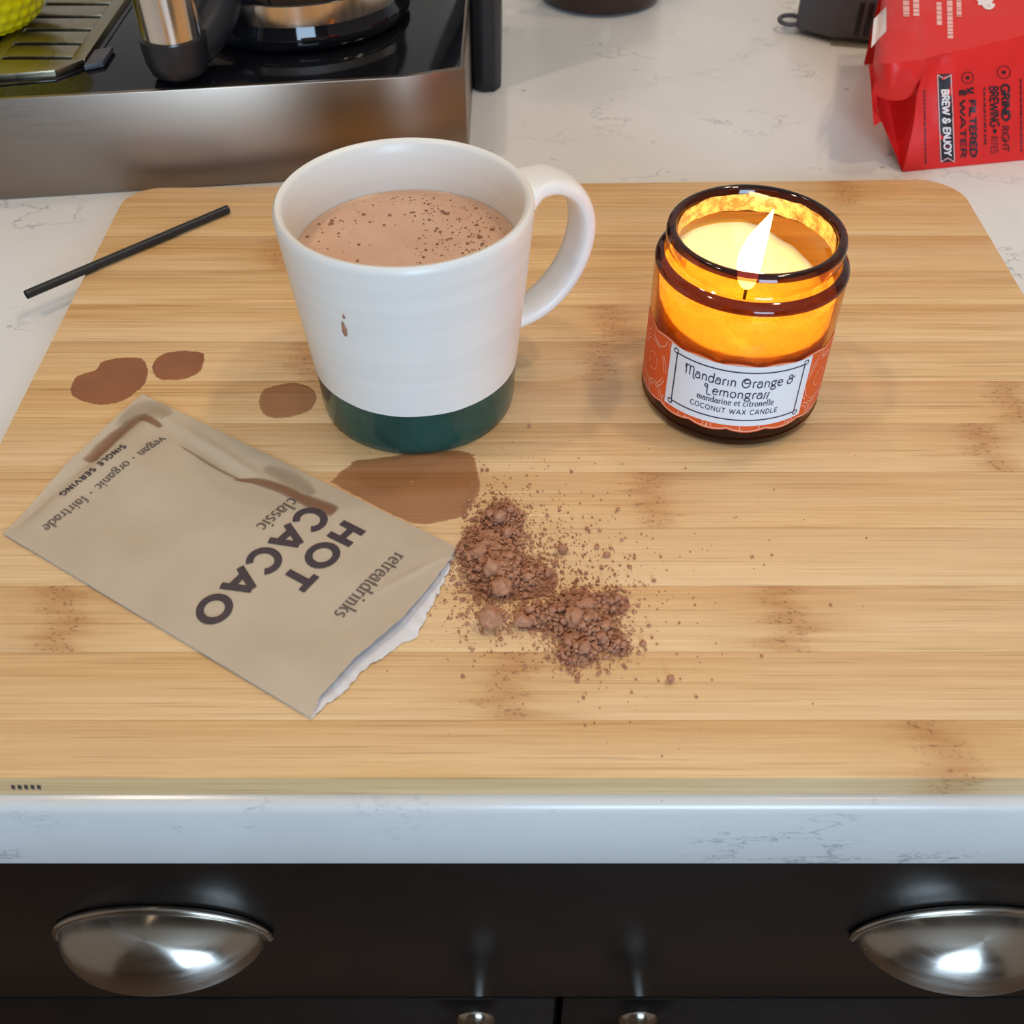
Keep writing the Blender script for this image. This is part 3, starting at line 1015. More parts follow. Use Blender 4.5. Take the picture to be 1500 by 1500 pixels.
def bag_down(u0, v0, lean=0.0):
    """a line of print running down the panel, its capitals pointing to the bag's right"""
    return lambda x, y, l=0.035: on_bag(u0 + y + lean * x, v0 + x, l)


def patch(mb, pts, lift):
    """fill a quad of print, subdivided so that it follows the foil"""
    a, b, c, d = [Vector((p[0], p[1], 0)) for p in pts]
    n, k = 12, 4
    rows = []
    for i in range(n + 1):
        l, r = a.lerp(d, i / n), b.lerp(c, i / n)
        rows.append([on_bag(*(l.lerp(r, j / k))[:2], lift) for j in range(k + 1)])
    mb.grid(rows)


mb = MB()
patch(mb, [(1372, 109), (1394, 108), (1399, 236), (1377, 238)], 0.02)
banner = mb.build('banner', M['black_ink'], bag)
mb = MB()
for pts in ([(1372.5, 110), (1373.8, 110), (1378.8, 237), (1377.5, 237)], [(1392.2, 109), (1393.5, 109), (1398.5, 235), (1397.2, 235)]):
    patch(mb, pts, 0.028)
for z0, s in ((109, 6), (236.5, -6)):
    o_ = (z0 - 109) * 0.039
    patch(mb, [(1373 + o_, z0), (1383 + o_, z0 + s), (1383 + o_, z0 + s + 1.4), (1373 + o_, z0 + 1.4)], 0.028)
    patch(mb, [(1383 + o_, z0 + s), (1393.5 + o_, z0), (1393.5 + o_, z0 + 1.4), (1383 + o_, z0 + s + 1.4)], 0.028)
mb.build('banner_outline', M['pink_ink'], banner)
mb = MB()
lettering(mb, 'BREW & ENJOY', lambda x, y: bag_down(1379, 131, 0.04)(x, y, 0.04), 15, 0.16, width=97)
mb.build('lettering', M['white_ink'], banner)
LINES = [('FILTERED', 1419, 146, 14, .17, 84), ('WATER', 1405, 146, 12, .12, 86), ('U', 1420, 128, 9, .2, 9), ('S', 1412.5, 130, 9, .2, 9), ('E', 1405, 132, 9, .2, 9),
         ('GRIND', 1466, 123, 17, .17, 54), ('RIGHT', 1467, 184, 14, .11, 38), ('BREWING', 1449, 126, 18, .14, 60), ('+', 1452, 188, 14, .3, 8), ('RITES', 1451, 199, 14, .08, 26)]
for txt, u, v, sz, th, wd in LINES:
    mb = MB()
    lettering(mb, txt, bag_down(u, v, 0.025), sz, th, width=wd)
    mb.build('lettering', M['black_ink'], bag)
for u, v, r in ((1417, 114, 9), (1470, 106, 10)):
    mb = MB()
    rr = [[on_bag(u + q * math.cos(a), v + q * math.sin(a), 0.035) for a in [2 * PI * k / 28 for k in range(29)]] for q in (r, r - 1.1)]
    mb.grid(rr)
    drop = [on_bag(u + x, v + y, 0.035) for x, y in ((-4.5, 0), (0, -2.8), (2.4, -1.6), (3.0, 0), (2.4, 1.6), (0, 2.8))]
    mb.add(drop, [[0, 1, 2, 3, 4, 5]])
    mb.build('round_icon', M['black_ink'], bag)


def word_bars(mb, u, v0, v1, w, lean=0.0, gap=1.6, seed=1):
    """lines of print too small to read: word-length dashes"""
    rnd = random.Random(seed)
    v = v0
    while v < v1:
        l = min(rnd.uniform(3, 9), v1 - v)
        x = u + (v - v0) * lean
        patch(mb, [(x, v), (x + w, v), (x + w + l * lean, v + l), (x + l * lean, v + l)], 0.03)
        v += l + gap


for u, a, b, w, ln_, gp, sd in ((1440, 128, 214, 3.0, .02, 2.2, 3), (1352.5, 132, 240, 2.4, .02, 1.6, 4), (1493.5, 115, 222, 2.6, .01, 1.6, 5)):
    mb = MB()
    word_bars(mb, u, a, b, w, ln_, gp, sd)
    mb.build('fine_print', M['dark_red_ink'], bag)
for u, a, b, w, sd in ((1322, -40, 25, 9, 1), (1336.5, -40, 24, 8.5, 2), (1371.5, 4, 38, 7.5, 3), (1386, -40, 57, 8, 4), (1400, -40, 25, 7, 5)):
    mb = MB()
    word_bars(mb, u, a, b, w, 0.02, 1.0, sd)
    mb.build('fine_print', M['pink_ink'], bag)
mb = MB()
lettering(mb, 'OP', bag_down(1432, -9, 0.03), 30, 0.26, width=23)
mb.build('lettering', M['white_ink'], bag)
mb = MB()
patch(mb, [(1280, 28), (1299, 10), (1299, 46), (1276, 70)], 0.03)
mb.build('white_print', M['white_ink'], bag)

# ------------------------------------------------------------------ mug
mc = Vector((-3.98, 35.70, 0))
mug = empty('mug', mc, 'white and dark green ceramic mug filled with cocoa', 'mug')
mo = [(0.02, 0.10), (3.4, 0.10), (3.7, 0.0), (3.92, 0.0), (4.03, 0.09), (4.08, 0.40), (4.12, 1.2), (4.18, 2.0), (4.30, 3.2), (4.46, 4.8), (4.60, 6.2), (4.72, 7.6), (4.80, 8.5), (4.83, 8.85), (4.80, 9.06), (4.70, 9.16), (4.58, 9.14), (4.46, 9.00), (4.40, 8.6), (4.28, 7.4), (4.14, 6), (3.98, 4), (3.7, 1.4), (3.2, .7), (0.02, .6)]
MB().lathe(mo, mc, 96).build('mug_body', M['mug'], mug, smooth=50)
phi = math.radians(24)
hp = [(4.68, 8.32), (5.2, 8.60), (6.1, 8.55), (6.95, 7.95), (7.40, 6.9), (7.38, 5.7), (6.95, 4.5), (6.2, 3.55), (5.3, 2.95), (4.1, 2.65)]
hp = [(p.x, p.y) for p in smoothpath([(a, b, 0) for a, b in hp], 6)]
er, et = Vector((math.cos(phi), math.sin(phi), 0)), Vector((-math.sin(phi), math.cos(phi), 0))
rows = []
for i, (r, z) in enumerate(hp):
    a, b = hp[max(i - 1, 0)], hp[min(i + 1, len(hp) - 1)]
    tx, tz = b[0] - a[0], b[1] - a[1]
    l = math.hypot(tx, tz)
    nrm = (er * (-tz) + Vector((0, 0, tx))) / l
    c = mc + er * r + Vector((0, 0, z))
    t = i / (len(hp) - 1)
    hw = 1.02 - 0.22 * t + 0.25 * max(0, 1 - t * 7)
    ht = 0.36 - 0.03 * t + 0.08 * max(0, 1 - t * 8)
    ring = []
    for k in range(24):
        a_ = 2 * PI * k / 24
        cx_, sx_ = math.cos(a_), math.sin(a_)
        ring.append(c + et * hw * math.copysign(abs(cx_) ** 0.7, cx_) + nrm * ht * math.copysign(abs(sx_) ** 0.7, sx_))
    rows.append(ring)
MB().grid(rows, closed_u=True).build('handle', M['mug'], mug, smooth=60)


def mug_pt(az, z, lift=0.0):
    r = 4.30
    for (r0, z0), (r1, z1) in zip(mo[7:13], mo[8:14]):
        if z0 <= z <= z1:
            r = r0 + (r1 - r0) * (z - z0) / (z1 - z0)
    a = math.radians(az)
    return mc + Vector(((r + lift) * math.cos(a), (r + lift) * math.sin(a), z))


mb = MB()
for (az, z, w, h) in ((-116.6, 6.25, 1.6, 0.36), (-115.4, 6.85, .7, .11)):
    rows = []
    for q in (1.0, 0.8, 0.5, 0.05):
        rows.append([mug_pt(az + w * q * math.cos(a) * (0.6 if math.sin(a) > 0 else 1), z + h * q * math.sin(a), 0.02 + 0.07 * (1 - q * q)) for a in [2 * PI * k / 16 for k in range(16)]])
    mb.grid(rows, closed_u=True)
mb.build('cocoa_drip', M['drip'], mug, smooth=True)

# cocoa in the mug
ZL = 7.08
drink = empty('hot_cocoa', mc + Vector((0, 0, ZL)), 'frothy light brown hot cocoa inside the white mug', 'drink')
MB().lathe([(4.24, 0.06), (4.18, 0.0), (3.9, -0.02), (3.0, -0.03), (1.5, -0.03), (0.02, -0.03)], mc + Vector((0, 0, ZL)), 72).build('surface', M['cocoa'], drink, smooth=True)
rnd = random.Random(11)
mb = MB()
cnt = 0
while cnt < 700:
    a, r = rnd.uniform(0, 2 * PI), 4.05 * math.sqrt(rnd.random())
    x, y = r * math.cos(a), r * math.sin(a)
    w = 0.25 + 0.9 * (x > 0.3) * (0.4 + 0.6 * (r > 2)) + 0.5 * (r > 3.4)
    if rnd.random() > w or (abs(x + .6) < 0.9 and abs(y) < 1.6 and rnd.random() < .8):
        continue
    s = min(0.15, 0.028 * math.exp(rnd.gauss(0, 0.55)))
    c = mc + Vector((x, y, ZL - 0.025))
    rows = [[c + Vector((s * q * math.cos(t), s * q * math.sin(t), h * s)) for t in [2 * PI * k / 8 for k in range(8)]] for q, h in ((1, 0), (.8, .35), (.4, .5), (.03, .55))]
    mb.grid(rows, closed_u=True)
    cnt += 1
fb_ = mb.build('froth_bubbles', M['bubble'], drink, smooth=True)
fb_['kind'] = 'stuff'

# ------------------------------------------------------------------ candle
kc = Vector((9.26, 35.80, 0))
can = empty('jar_candle', kc, 'lit candle in an amber glass jar with orange label', 'candle')
KR = 3.70
go = [(0.02, 0.05), (3.2, 0.03), (3.50, 0.04), (3.62, 0.14), (3.68, 0.4), (KR, 0.9), (KR, 5.9), (3.69, 6.25), (3.60, 6.55), (3.42, 6.72), (3.28, 6.82)]
gi = [(3.05, 6.82), (3.15, 6.4), (3.42, 6.0), (3.48, 5.4), (3.48, 1.0), (3.3, .62), (0.02, .6)]
gj = MB().lathe(go, kc, 80).lathe(gi, kc, 80).build('glass_jar', M['amber'], can, smooth=50)
rim = [(3.28, 6.80), (3.22, 6.92), (3.22, 7.05), (3.34, 7.14), (3.39, 7.28), (3.40, 7.62), (3.36, 7.78), (3.24, 7.87), (3.12, 7.86), (3.02, 7.76), (2.98, 7.5), (3.02, 6.95), (3.05, 6.80)]
MB().lathe(rim[5:11], kc, 80).build('rim', M['amber_thick'], gj, smooth=60)
MB().lathe(rim[:6], kc, 80).lathe(rim[10:], kc, 80).build('neck', M['amber'], gj, smooth=60)
# dark thick shoulder bead
sh = [(3.715, 6.40), (3.725, 6.48), (3.69, 6.60), (3.55, 6.73), (3.40, 6.80)]
MB().lathe(sh, kc, 80).build('shoulder', M['amber_thick'], gj, smooth=60)
MB().lathe([(0.02, 0.03), (3.2, 0.01), (3.52, 0.02), (3.65, 0.13), (3.715, 0.46)], kc, 80).build('thick_base', M['amber_base'], gj, smooth=60)

# wax with a melted pool, set wax climbing the glass at the left and back
rows = []
for i in range(15):
    q = i / 14
    r = 3.40 * q
    row = []
    for k in range(72):
        a = 2 * PI * k / 72
        x, y = r * math.cos(a), r * math.sin(a)
        edge = max(0, q - 0.55) / 0.45
        side = 0.5 - 0.5 * math.cos(a - math.radians(-72))        # highest at the far side
        lump = 0.10 * noise.noise(Vector((x * 1.6, y * 1.6, 0))) + 0.05 * noise.noise(Vector((x * 4, y * 4, 2)))
        z = 4.35 + edge ** 1.3 * (0.06 + 1.9 * side ** 2) + lump * min(1, q * 2) * (0.2 + side)
        row.append(kc + Vector((x, y, z)))
    rows.append(row)
mb = MB().grid(rows, closed_u=True)
last = rows[-1]
mb.grid([last] + [[Vector((q.x, q.y, z)) for q in last] for z in (3.7, 3, 1.5, 0.75)], closed_u=True)
mb.build('wax', M['wax'], can, smooth=60)
rows = []
for zz in [3.6, 4.0, 4.3, 4.6, 4.9, 5.2, 5.5, 5.8, 6.05, 6.3, 6.55, 6.75]:
    rows.append([])
    for k in range(97):
        a = math.radians(-205 + 180 * k / 96)
        rr = 3.455 if zz < 5.9 else 3.455 - (zz - 5.9) * 0.50
        rr += 0.02 * noise.noise(Vector((k * .3, zz * 3, 0)))
        zt = zz if zz < 6.0 else zz - 0.25 * noise.noise(Vector((k * .12, 0, 4)))
        rows[-1].append(kc + Vector((rr * math.cos(a), rr * math.sin(a), zt)))
MB().grid(rows).build('wax_film', M['film'], can, smooth=60)
rows = [[kc + Vector((rr * math.cos(math.radians(a)), rr * math.sin(math.radians(a)), zz + 0.06 * noise.noise(Vector((a * .1, zz, 0))))) for a in range(-24, 205, 3)] for rr, zz in ((3.02, 6.85), (2.99, 7.1), (2.97, 7.35), (2.965, 7.6))]
MB().grid(rows).build('amber_sheen', M['sheen'], can, smooth=60)
MB().tube([kc + Vector((-.02, 0, 4.2)), kc + Vector((0.0, 0, 5.1)), kc + Vector((.06, 0, 5.7))], 0.07, 8).build('wick', M['wick'], can)
fp = [(0.0, 5.15, .06), (0.0, 5.28, .24), (-.03, 5.6, .38), (-.05, 6.2, .46), (-.04, 6.6, .46), (0.02, 7.0, .42), (0.12, 7.45, .34), (0.24, 7.85, .23), (0.36, 8.2, .12), (0.44, 8.45, .05), (0.48, 8.60, .01)]
fp = smoothpath(fp, 4)
rows = [[kc + Vector((p.x + p.z * math.cos(2 * PI * k / 20), p.z * math.sin(2 * PI * k / 20), p.y)) for k in range(20)] for p in fp]
MB().grid(rows, closed_u=True).build('flame', M['flame'], can, smooth=True)

# paper label
AZ0 = -98.7


def on_jar(x, z, lift):
    a = math.radians(AZ0) + x / KR
    return kc + Vector(((KR + lift) * math.cos(a), (KR + lift) * math.sin(a), z))


def scallop(x):
    return 0.14 * abs(math.sin(x * PI / 1.55 + .3)) ** 0.8


mb = MB()
XS = [-5.6 + 10.6 * i / 140 for i in range(141)]
rows = []
for k in range(7):
    t = k / 6
    rows.append([on_jar(x, (0.98 - scallop(x)) * (1 - t) + (4.10 + scallop(x + .7)) * t, 0.015) for x in XS])
mb.grid(rows)
lab = mb.build('label', M['label_orange'], can, smooth=True)


def jar_line(mb, pts, w, lift):
    L, R = [], []
    n = len(pts)
    for i in range(n):
        a, b = pts[max(i - 1, 0)], pts[min(i + 1, n - 1)]
        dx, dy = b[0] - a[0], b[1] - a[1]
        l = math.hypot(dx, dy) or 1
        L.append(on_jar(pts[i][0] - dy / l * w / 2, pts[i][1] + dx / l * w / 2, lift))
        R.append(on_jar(pts[i][0] + dy / l * w / 2, pts[i][1] - dx / l * w / 2, lift))
    mb.grid([R, L])


mb = MB()
jar_line(mb, [(x, 1.06 - scallop(x)) for x in XS], 0.045, 0.022)
jar_line(mb, [(x, 4.02 + scallop(x + .7)) for x in XS], 0.045, 0.022)
for cx_ in (-5.0, -3.75, -2.6, -1.5, -.4, .75, 1.9, 3.0, 4.2):
    for cz, rr in ((1.15, .55), (1.15, .40), (4.0, .5)):
        pts = [(cx_ + rr * math.cos(t), cz + rr * math.sin(t)) for t in [2 * PI * k / 30 for k in range(31)]]
        pts = [q for q in pts if 0.98 - scallop(q[0]) + .06 < q[1] < 4.05 and not (-3.0 < q[0] < 3.0 and 1.2 < q[1] < 4.2)]
        if len(pts) > 3:
            runs, cur = [], [pts[0]]
            for q in pts[1:]:
                if math.hypot(q[0] - cur[-1][0], q[1] - cur[-1][1]) < 0.2:
                    cur.append(q)
                else:
                    runs.append(cur)
                    cur = [q]
            runs.append(cur)
            for r_ in runs:
                if len(r_) > 2:
                    jar_line(mb, r_, 0.03, 0.022)
for cx_, cz in ((-4.1, 2.5), (3.9, 2.6)):
    for rr in (0.35, 0.85, 0.98):
        for a0 in range(0, 360, 60):
            pts = [(cx_ + rr * math.cos(math.radians(a0 + q)), cz + rr * 1.15 * math.sin(math.radians(a0 + q))) for q in range(0, 46, 6)]
            pts = [q for q in pts if abs(q[0]) > 3.05 and -5.5 < q[0] < 4.9]
            if len(pts) > 2:
                jar_line(mb, pts, 0.032, 0.022)
mb.build('line_pattern', M['peach_line'], lab)
PW0, PW1, PZ0, PZ1 = -2.98, 2.98, 1.20, 4.12
mb = MB()
mb.grid([[on_jar(PW0 + (PW1 - PW0) * i / 40, PZ0 + (PZ1 - PZ0) * t, 0.03) for i in range(41)] for t in (0, .33, .66, 1)])
mb.build('white_panel', M['label_white'], lab, smooth=True)
mb = MB()
ix, z0, z1 = 2.62, 1.50, 3.84
for a, b in (((-ix, z0), (ix, z0)), ((-ix, z1), (ix, z1)), ((-ix, z0), (-ix, z1)), ((ix, z0), (ix, z1))):
    jar_line(mb, [(a[0] + (b[0] - a[0]) * i / 30, a[1] + (b[1] - a[1]) * i / 30) for i in range(31)], 0.06, 0.038)
for sx_, zz, sz in ((-1, z0, -1), (1, z0, -1), (-1, z1, 1), (1, z1, 1)):
    jar_line(mb, [(sx_ * (ix + .07) + .10 * math.cos(2 * PI * k / 16), zz + sz * .07 + .10 * math.sin(2 * PI * k / 16)) for k in range(17)], 0.05, 0.038)
mb.build('border', M['navy_ink'], lab)
mb = MB()


def jar_text(text, zc, wid, size, thick, **kw):
    lettering(mb, text, lambda x, y: on_jar(x - wid / 2, zc + y, 0.04), size, thick, width=wid, **kw)


jar_text('~Mandar~in ~Orange ~&', 3.14, 4.45, 0.64, 0.085)
jar_text('~Lemongra~s~s', 2.60, 2.55, 0.60, 0.085)
jar_text('mandarine et citronelle', 2.22, 3.05, 0.40, 0.13, thin=0.06, serif=.10, spacing=.03)
jar_text('COCONUT WAX CANDLE', 1.80, 3.50, 0.34, 0.11, spacing=.12)
mb.build('lettering', M['navy_ink'], lab)

# ------------------------------------------------------------------ cacao packet
PA = at_z(208, 574, .2)
PA.z = 0
PB = at_z(668, 798, .2)
PB.z = 0
D1 = (PB - PA).normalized()
D2 = Vector((D1.y, -D1.x, 0))
pack = empty('cacao_packet', PA + D1 * 8 + D2 * 4.3, 'torn open beige paper sachet of hot cacao lying on the board', 'packet')


def lerp_tab(tab, x):
    if x <= tab[0][0]:
        return tab[0][1]
    for (a, b), (c, d) in zip(tab, tab[1:]):
        if x <= c:
            return b + (d - b) * (x - a) / (c - a)
    return tab[-1][1]


def a_left(b):
    return lerp_tab([(0, 0.0), (2, 0.35), (4.5, 0.75), (6.5, 1.25), (8.7, 1.75)], b)


def a_right(b):
    base = lerp_tab([(0, 16.30), (0.6, 16.55), (2.0, 16.75), (4.0, 16.85), (6, 16.55), (8.0, 16.5), (8.7, 16.75)], b)
    return base


def b_max(a):
    return 8.62


def p_height(a, b):
    u = (a - a_left(b)) / (a_right(b) - a_left(b))
    v = b / 8.62
    e = min(1, v * 6) * min(1, (1 - v) * 6)
    h = 0.10 + 0.26 * (math.sin(PI * min(max(v, 0), 1)) ** 0.8) * min(1, u * 4)
    h += 0.10 * noise.noise(Vector((a * 0.35, b * 0.45, 1))) * e
    # fold of the flat end seal
    fs = 1.15 + 0.10 * (b - 2)
    d = a - fs
    h -= 0.11 * math.exp(-(d / 0.30) ** 2) * e
    h += 0.07 * math.exp(-((d - .7) / 0.6) ** 2) * e
    h += 0.10 * math.exp(-((d + .9) / 0.5) ** 2) * e
    # long crease from the upper left
    q = (b - (0.7 + 0.10 * (a - 2.5)))
    h += 0.09 * math.exp(-(q / 0.22) ** 2) * math.exp(-((a - 5) / 3.0) ** 2)
    h -= 0.07 * math.exp(-((q - .45) / 0.25) ** 2) * math.exp(-((a - 5.5) / 2.5) ** 2)
    # mouth lifts a little where it was torn open
    h += 0.07 * max(0, (u - 0.88) / 0.12) * math.sin(PI * min(max(v, 0), 1))
    q2 = (a - 15.9) + 0.35 * (b - 2.0)
    h += 0.06 * math.exp(-(q2 / 0.15) ** 2) * max(0, 1 - abs(b - 2) / 2.2)
    return max(0.05, h)


def on_pack(a, b, lift=0.0):
    return PA + D1 * a + D2 * b + Vector((0, 0, p_height(a, b) + lift))


NA, NB = 210, 80
rows = []
for j in range(NB + 1):
    b = 8.62 * j / NB
    row = []
    for i in range(NA + 1):
        u = i / NA
        a0, a1 = a_left(b), a_right(b)
        jag = 0.05 * noise.noise(Vector((b * 3, 0, 0))) + 0.03 * noise.noise(Vector((b * 9, 1, 0)))
        row.append(on_pack(a0 + (a1 + jag - a0) * u, b))
    rows.append(row)
MB().grid(rows).build('front_sheet', M['paper'], pack, smooth=True)
rows = []
for j in range(NB + 1):
    b = 8.62 * j / NB
    extra = max(0, lerp_tab([(0.4, 0), (1.0, .12), (2.2, 0.30), (3.4, 0.55), (4.2, .75), (4.6, .55), (5.4, .5), (6.2, .35), (7.0, .42), (7.8, .30), (8.4, .08), (8.62, 0)], b))
    extra += 0.09 * noise.noise(Vector((b * 4, 7, 0))) * (extra > .05) + 0.06 * noise.noise(Vector((b * 11, 9, 0))) * (extra > .05)
    a0, a1 = a_left(b), a_right(b) + extra
    row = []
    for i in range(31):
        u = i / 30
        a = a0 + (a1 - a0) * u
        z = 0.03 + 0.10 * max(0, (u - .9) / .1) * abs(noise.noise(Vector((b * 1.5, 3, 0)))) + 0.04 * max(0, (u - .95) / .05) * abs(noise.noise(Vector((b * 8, 5, u * 9))))
        row.append(PA + D1 * a + D2 * b + Vector((0, 0, z)))
    rows.append(row)
MB().grid(rows).build('back_sheet', M['paper_in'], pack, smooth=True)


def pack_text(mb, text, a_base, b0, b1, size, thick, **kw):
    lettering(mb, text, lambda x, y: on_pack(a_base + y, b0 + x, 0.035), size, thick, width=b1 - b0, **kw)


for txt, ab_, b0_, b1_, sz, th in (('HOT', 12.12, 1.30, 4.92, 1.50, 0.175), ('CACAO', 10.55, 1.42, 7.70, 1.50, 0.175), ('SINGLE SERVING', 1.92, 2.85, 6.12, 0.40, 0.15)):
    mb = MB()
    pack_text(mb, txt, ab_, b0_, b1_, sz, th, spacing=.13)
    mb.build('lettering', M['ink'], pack)
for txt, ab_, b0_, b1_, sz in (('retreatdrinks', 14.72, 1.52, 5.05, 0.80), ('classic', 9.66, 1.50, 3.46, 0.78), ('vegan \u00b7 organic \u00b7 fairtrade', 2.80, 1.60, 7.68, 0.60)):
    mb = MB()
    pack_text(mb, txt, ab_, b0_, b1_, sz, 0.11, thin=0.045, serif=.09, spacing=.03)
    mb.build('fine_lettering', M['grey_ink'], pack)


def set_wet(ob, vals):
    at_ = ob.data.attributes.new('wet', 'FLOAT', 'POINT')
    at_.data.foreach_set('value', vals)


def pack_ab(u, v):
    q = at_z(u, v, .32) - PA
    return q.dot(D1), q.dot(D2)


def ribbon(name, pix, widths, mat, strength):
    ab = [pack_ab(*p) for p in pix]
    pts = smoothpath([(a, b, w) for (a, b), w in zip(ab, widths)], 8)
    rows, wet = [], []
    n = len(pts)
    for i, p in enumerate(pts):
        q0, q1 = pts[max(i - 1, 0)], pts[min(i + 1, n - 1)]
        dx, dy = q1.x - q0.x, q1.y - q0.y
        l = math.hypot(dx, dy) or 1
        row = []
        for k in range(9):
            s = (k - 4) / 4
            w = p.z * (1 + .15 * noise.noise(Vector((i * .2, s, 0))))
            row.append(on_pack(p.x - dy / l * w * s, p.y + dx / l * w * s, 0.012))
            edge = (1 - abs(s) ** 2.2)
            end = min(1, i / 3, (n - 1 - i) / 2)
            wet.append(max(0, edge * end) * strength)
        rows.append(row)
    ob = MB().grid(rows).build(name, mat, pack, smooth=True)
    set_wet(ob, wet)


ribbon('cocoa_stain', [(340, 700), (372, 702), (410, 714), (440, 728), (470, 740), (492, 748)], [.05, .20, .28, .32, .42, .36], M['stain'], 1.0)
ribbon('cocoa_stain', [(128, 672), (140, 660), (160, 640), (185, 618), (204, 604), (214, 608), (236, 622)], [.40, .42, .36, .30, .26, .24, .14], M['stain'], 0.9)
ribbon('cocoa_stain', [(262, 650), (290, 668), (320, 686), (352, 700)], [.05, .08, .10, .07], M['stain'], 0.5)
ribbon('damp_patch', [(170, 622), (200, 596), (225, 594), (246, 606)], [.25, .5, .6, .35], M['damp'], 0.8)
ribbon('damp_patch', [(385, 680), (410, 690), (435, 705), (460, 722)], [.2, .45, .45, .25], M['damp'], 0.8)

# ------------------------------------------------------------------ spilt cocoa on the board
def spill(pix, mat, label, depth=0.035, seed=0):
    pts = [at_z(u, v, 0) for u, v in pix]
    pts = smoothpath(pts + [pts[0]], 8)[:-1]
    cen = sum(pts, Vector()) / len(pts)
    rag = []
    for i, p in enumerate(pts):
        d = (p - cen).normalized()
        rag.append(p + d * (0.05 * noise.noise(Vector((p.x * 3, p.y * 6, seed))) + 0.03 * noise.noise(Vector((p.x * 9, p.y * 16, seed)))))
    lev = [(1.0, 0.004, .25), (.985, 0.012, .75), (.95, depth * .7, 1), (.85, depth, 1), (.6, depth, 1), (.3, depth, .95), (.02, depth, .95)]
    rows, wet = [], []
    for q, z, w in lev:
        rows.append([cen + (p - cen) * q + Vector((0, 0, z)) for p in rag])
        wet += [w] * len(rag)
    ob = MB().grid(rows, closed_u=True).build('cocoa_spill', mat, None, smooth=True, at=cen)
    set_wet(ob, wet)
    return tag(ob, label, 'spill', 'cocoa spills on the board')


spill([(103, 570), (112, 552), (140, 542), (150, 530), (180, 524), (208, 526), (217, 542), (212, 562), (195, 578), (178, 588), (150, 593), (122, 588), (106, 580)], M['spill'], 'large brown cocoa puddle touching the sealed end of the packet', seed=1)
spill([(224, 546), (226, 528), (245, 517), (275, 514), (296, 517), (299, 528), (292, 545), (270, 555), (245, 557), (230, 553)], M['spill'], 'small brown cocoa puddle next to the puddle by the packet end', seed=2)
spill([(379, 588), (385, 572), (410, 563), (435, 561), (455, 568), (464, 582), (455, 600), (430, 610), (405, 613), (385, 606)], M['spill_thin'], 'round cocoa puddle beside the foot of the mug', seed=3)
spill([(484, 706), (500, 690), (512, 682), (520, 675), (560, 670), (605, 664), (650, 660), (690, 664), (700, 690), (704, 715), (695, 735), (678, 756), (650, 764), (612, 768), (570, 752), (520, 726)], M['spill_thin'], 'wide cocoa puddle between the mug and the packet', seed=4)

# ------------------------------------------------------------------ cocoa powder
ico = bmesh.new()
bmesh.ops.create_icosphere(ico, subdivisions=1, radius=1)
IV = [v.co.copy() for v in ico.verts]
IF = [[v.index for v in f.verts] for f in ico.faces]
ico.free()
ico = bmesh.new()
bmesh.ops.create_icosphere(ico, subdivisions=2, radius=1)
JV = [v.co.copy() for v in ico.verts]
JF = [[v.index for v in f.verts] for f in ico.faces]
ico.free()
rnd = random.Random(5)
BL = [(735, 765, 24, 22, 14, .8), (708, 808, 30, 24, 18, .9), (735, 845, 28, 24, 16, 1.0), (722, 825, 30, 38, 16, .9), (775, 850, 32, 20, 7, .5), (765, 812, 32, 18, 4, .2),
      (845, 905, 32, 26, 20, 1.3), (860, 925, 30, 24, 16, 1.2), (845, 960, 22, 13, 6, .8), (905, 948, 12, 11, 3.5, .7), (800, 905, 32, 16, 5, .6), (890, 885, 24, 14, 4, .6),
      (725, 895, 34, 22, 3, .1), (810, 840, 60, 55, 6.0, 0), (790, 770, 60, 50, 2.4, 0), (830, 890, 80, 60, 9.0, 0), (690, 870, 34, 34, 4.0, 0), (940, 870, 140, 110, 2.2, 0), (700, 690, 60, 24, .8, 0)]
tw = sum(b[4] for b in BL)
mb = MB()


def crumb(c, s, V, F, rough=0.3):
    rot = Vector((rnd.random() * 9, rnd.random() * 9, rnd.random() * 9))
    sx, sy, sz = s * rnd.uniform(.8, 1.25), s * rnd.uniform(.8, 1.2), s * rnd.uniform(.65, 1)
    q = rnd.uniform(0, PI)
    cq, sq = math.cos(q), math.sin(q)
    vs = []
    for v in V:
        k = 1 + rough * noise.noise(v * 1.3 + rot)
        x, y = v.x * sx * k, v.y * sy * k
        vs.append(c + Vector((x * cq - y * sq, x * sq + y * cq, v.z * sz * k)))
    return vs, F


def pile_h(p):
    h = 0
    for (u, v, su, sv, w, hh) in BLW:
        d2 = ((p.x - u) / su) ** 2 + ((p.y - v) / sv) ** 2
        h = max(h, hh * 0.55 * math.exp(-d2 * 0.8))
    return h


BLW = []
for (u, v, su, sv, w, hh) in BL:
    if hh > 0.3:
        c = at_z(u, v)
        BLW.append((c.x, c.y, (at_z(u + su, v) - c).length, (at_z(u, v - sv) - c).length, w, hh))
made = 0
while made < 9500:
    k = rnd.uniform(0, tw)
    for b in BL:
        k -= b[4]
        if k <= 0:
            break
    u, v = rnd.gauss(b[0], b[2]), rnd.gauss(b[1], b[3])
    if u < 675 + max(0, (v - 790)) * -0.62 and v > 700:
        continue
    p = at_z(u, v)
    s = min(0.16, 0.027 * math.exp(rnd.gauss(0, 0.52)))
    h = pile_h(p)
    z = rnd.uniform(max(0, h - .12), h) if h > .06 else 0
    if h > 0.15 and rnd.random() < 0.25:
        s *= 1.9
    vs, F = crumb(Vector((p.x, p.y, z + s * 0.55)), s, IV, IF)
    mb.add(vs, F)
    made += 1
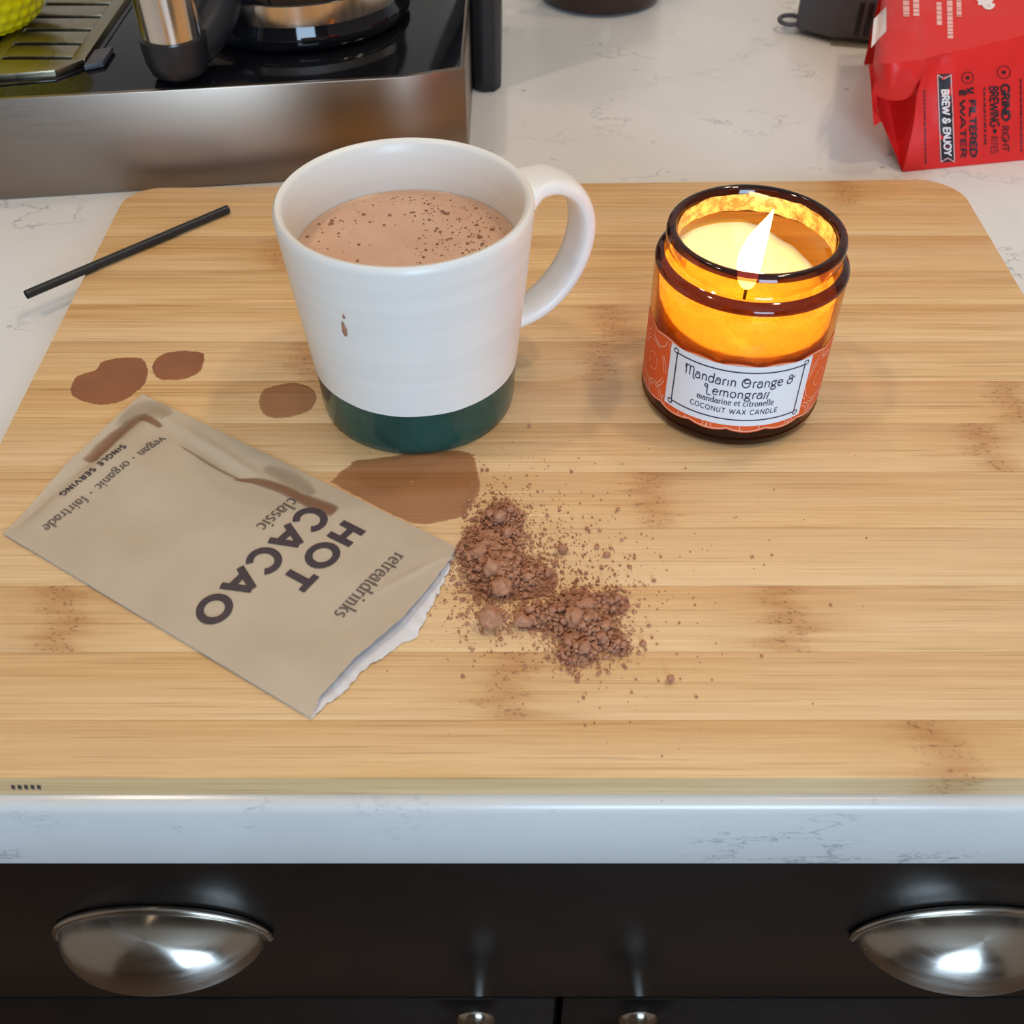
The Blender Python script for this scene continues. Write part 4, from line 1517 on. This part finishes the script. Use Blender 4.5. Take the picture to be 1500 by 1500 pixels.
# the compact cores of the two heaps
for (cx_, cy_, su, sv, w, hh) in BLW:
    rows = []
    for i in range(9):
        q = 1.35 * (1 - i / 8)
        rows.append([])
        for j in range(28):
            a = 2 * PI * j / 28
            x, y = cx_ + su * q * math.cos(a), cy_ + sv * q * math.sin(a)
            h = pile_h(Vector((x, y, 0))) * (0.85 + 0.5 * noise.noise(Vector((x * 3, y * 3, 0)))) - 0.14
            rows[-1].append(Vector((x, y, max(0.002 if i else 0.001, h))))
    mb.grid(rows, closed_u=True)
pw = mb.build('cocoa_powder', M['powder'], None, at=(0.8, 25, 0))
tag(pw, 'loose brown cocoa powder spilled from the torn packet', 'powder', None, 'stuff')
LUMPS = [(717, 916, .42, 'angular brown cocoa lump lying apart near the torn packet mouth'),
         (765, 917, .30, 'small cocoa lump between the lone lump and the round heap'),
         (734, 868, .36, 'largest cocoa lump at the foot of the long powder heap'),
         (722, 846, .34, 'cocoa lump in the middle of the long powder heap'),
         (840, 918, .34, 'pale cocoa lump on top of the round powder heap'),
         (858, 902, .30, 'cocoa lump at the crown of the round powder heap'),
         (836, 946, .28, 'cocoa lump at the lower edge of the round powder heap'),
         (824, 808, .18, 'tiny cocoa crumb alone on the bamboo beside the powder'),
         (1008 - 26, 998, .16, 'tiny cocoa crumb farthest from the torn packet')]
for u, v, r, lb in LUMPS:
    p = at_z(u, v)
    h = pile_h(p) * 0.7
    c = Vector((p.x, p.y, h + r * 0.52))
    vs, F = crumb(c, r, JV, JF, 0.5)
    zmin = min(v_.z for v_ in vs)
    if h < 0.1:
        vs = [v_ + Vector((0, 0, 0.005 - zmin)) for v_ in vs]
    ob = mk('cocoa_lump', vs, F, M['powder'], None, False, at=(p.x, p.y, max(0, h - .1)))
    tag(ob, lb, 'lump', 'lumps of cocoa powder')

# ------------------------------------------------------------------ stirring straw
a, b = at_z(334, 306, .22), at_z(38, 432, .22)
st = MB().tube([a.lerp(b, t / 10) for t in range(11)], 0.215, 16, caps=False)
st.tube([a.lerp(b, t / 10) for t in range(10, -1, -1)], 0.165, 16, caps=False)
straw = st.build('stir_straw', M['black_matte'], None, smooth=60, at=((a.x + b.x) / 2, (a.y + b.y) / 2, 0))
tag(straw, 'thin black plastic stirring straw overhanging the bamboo board', 'straw')
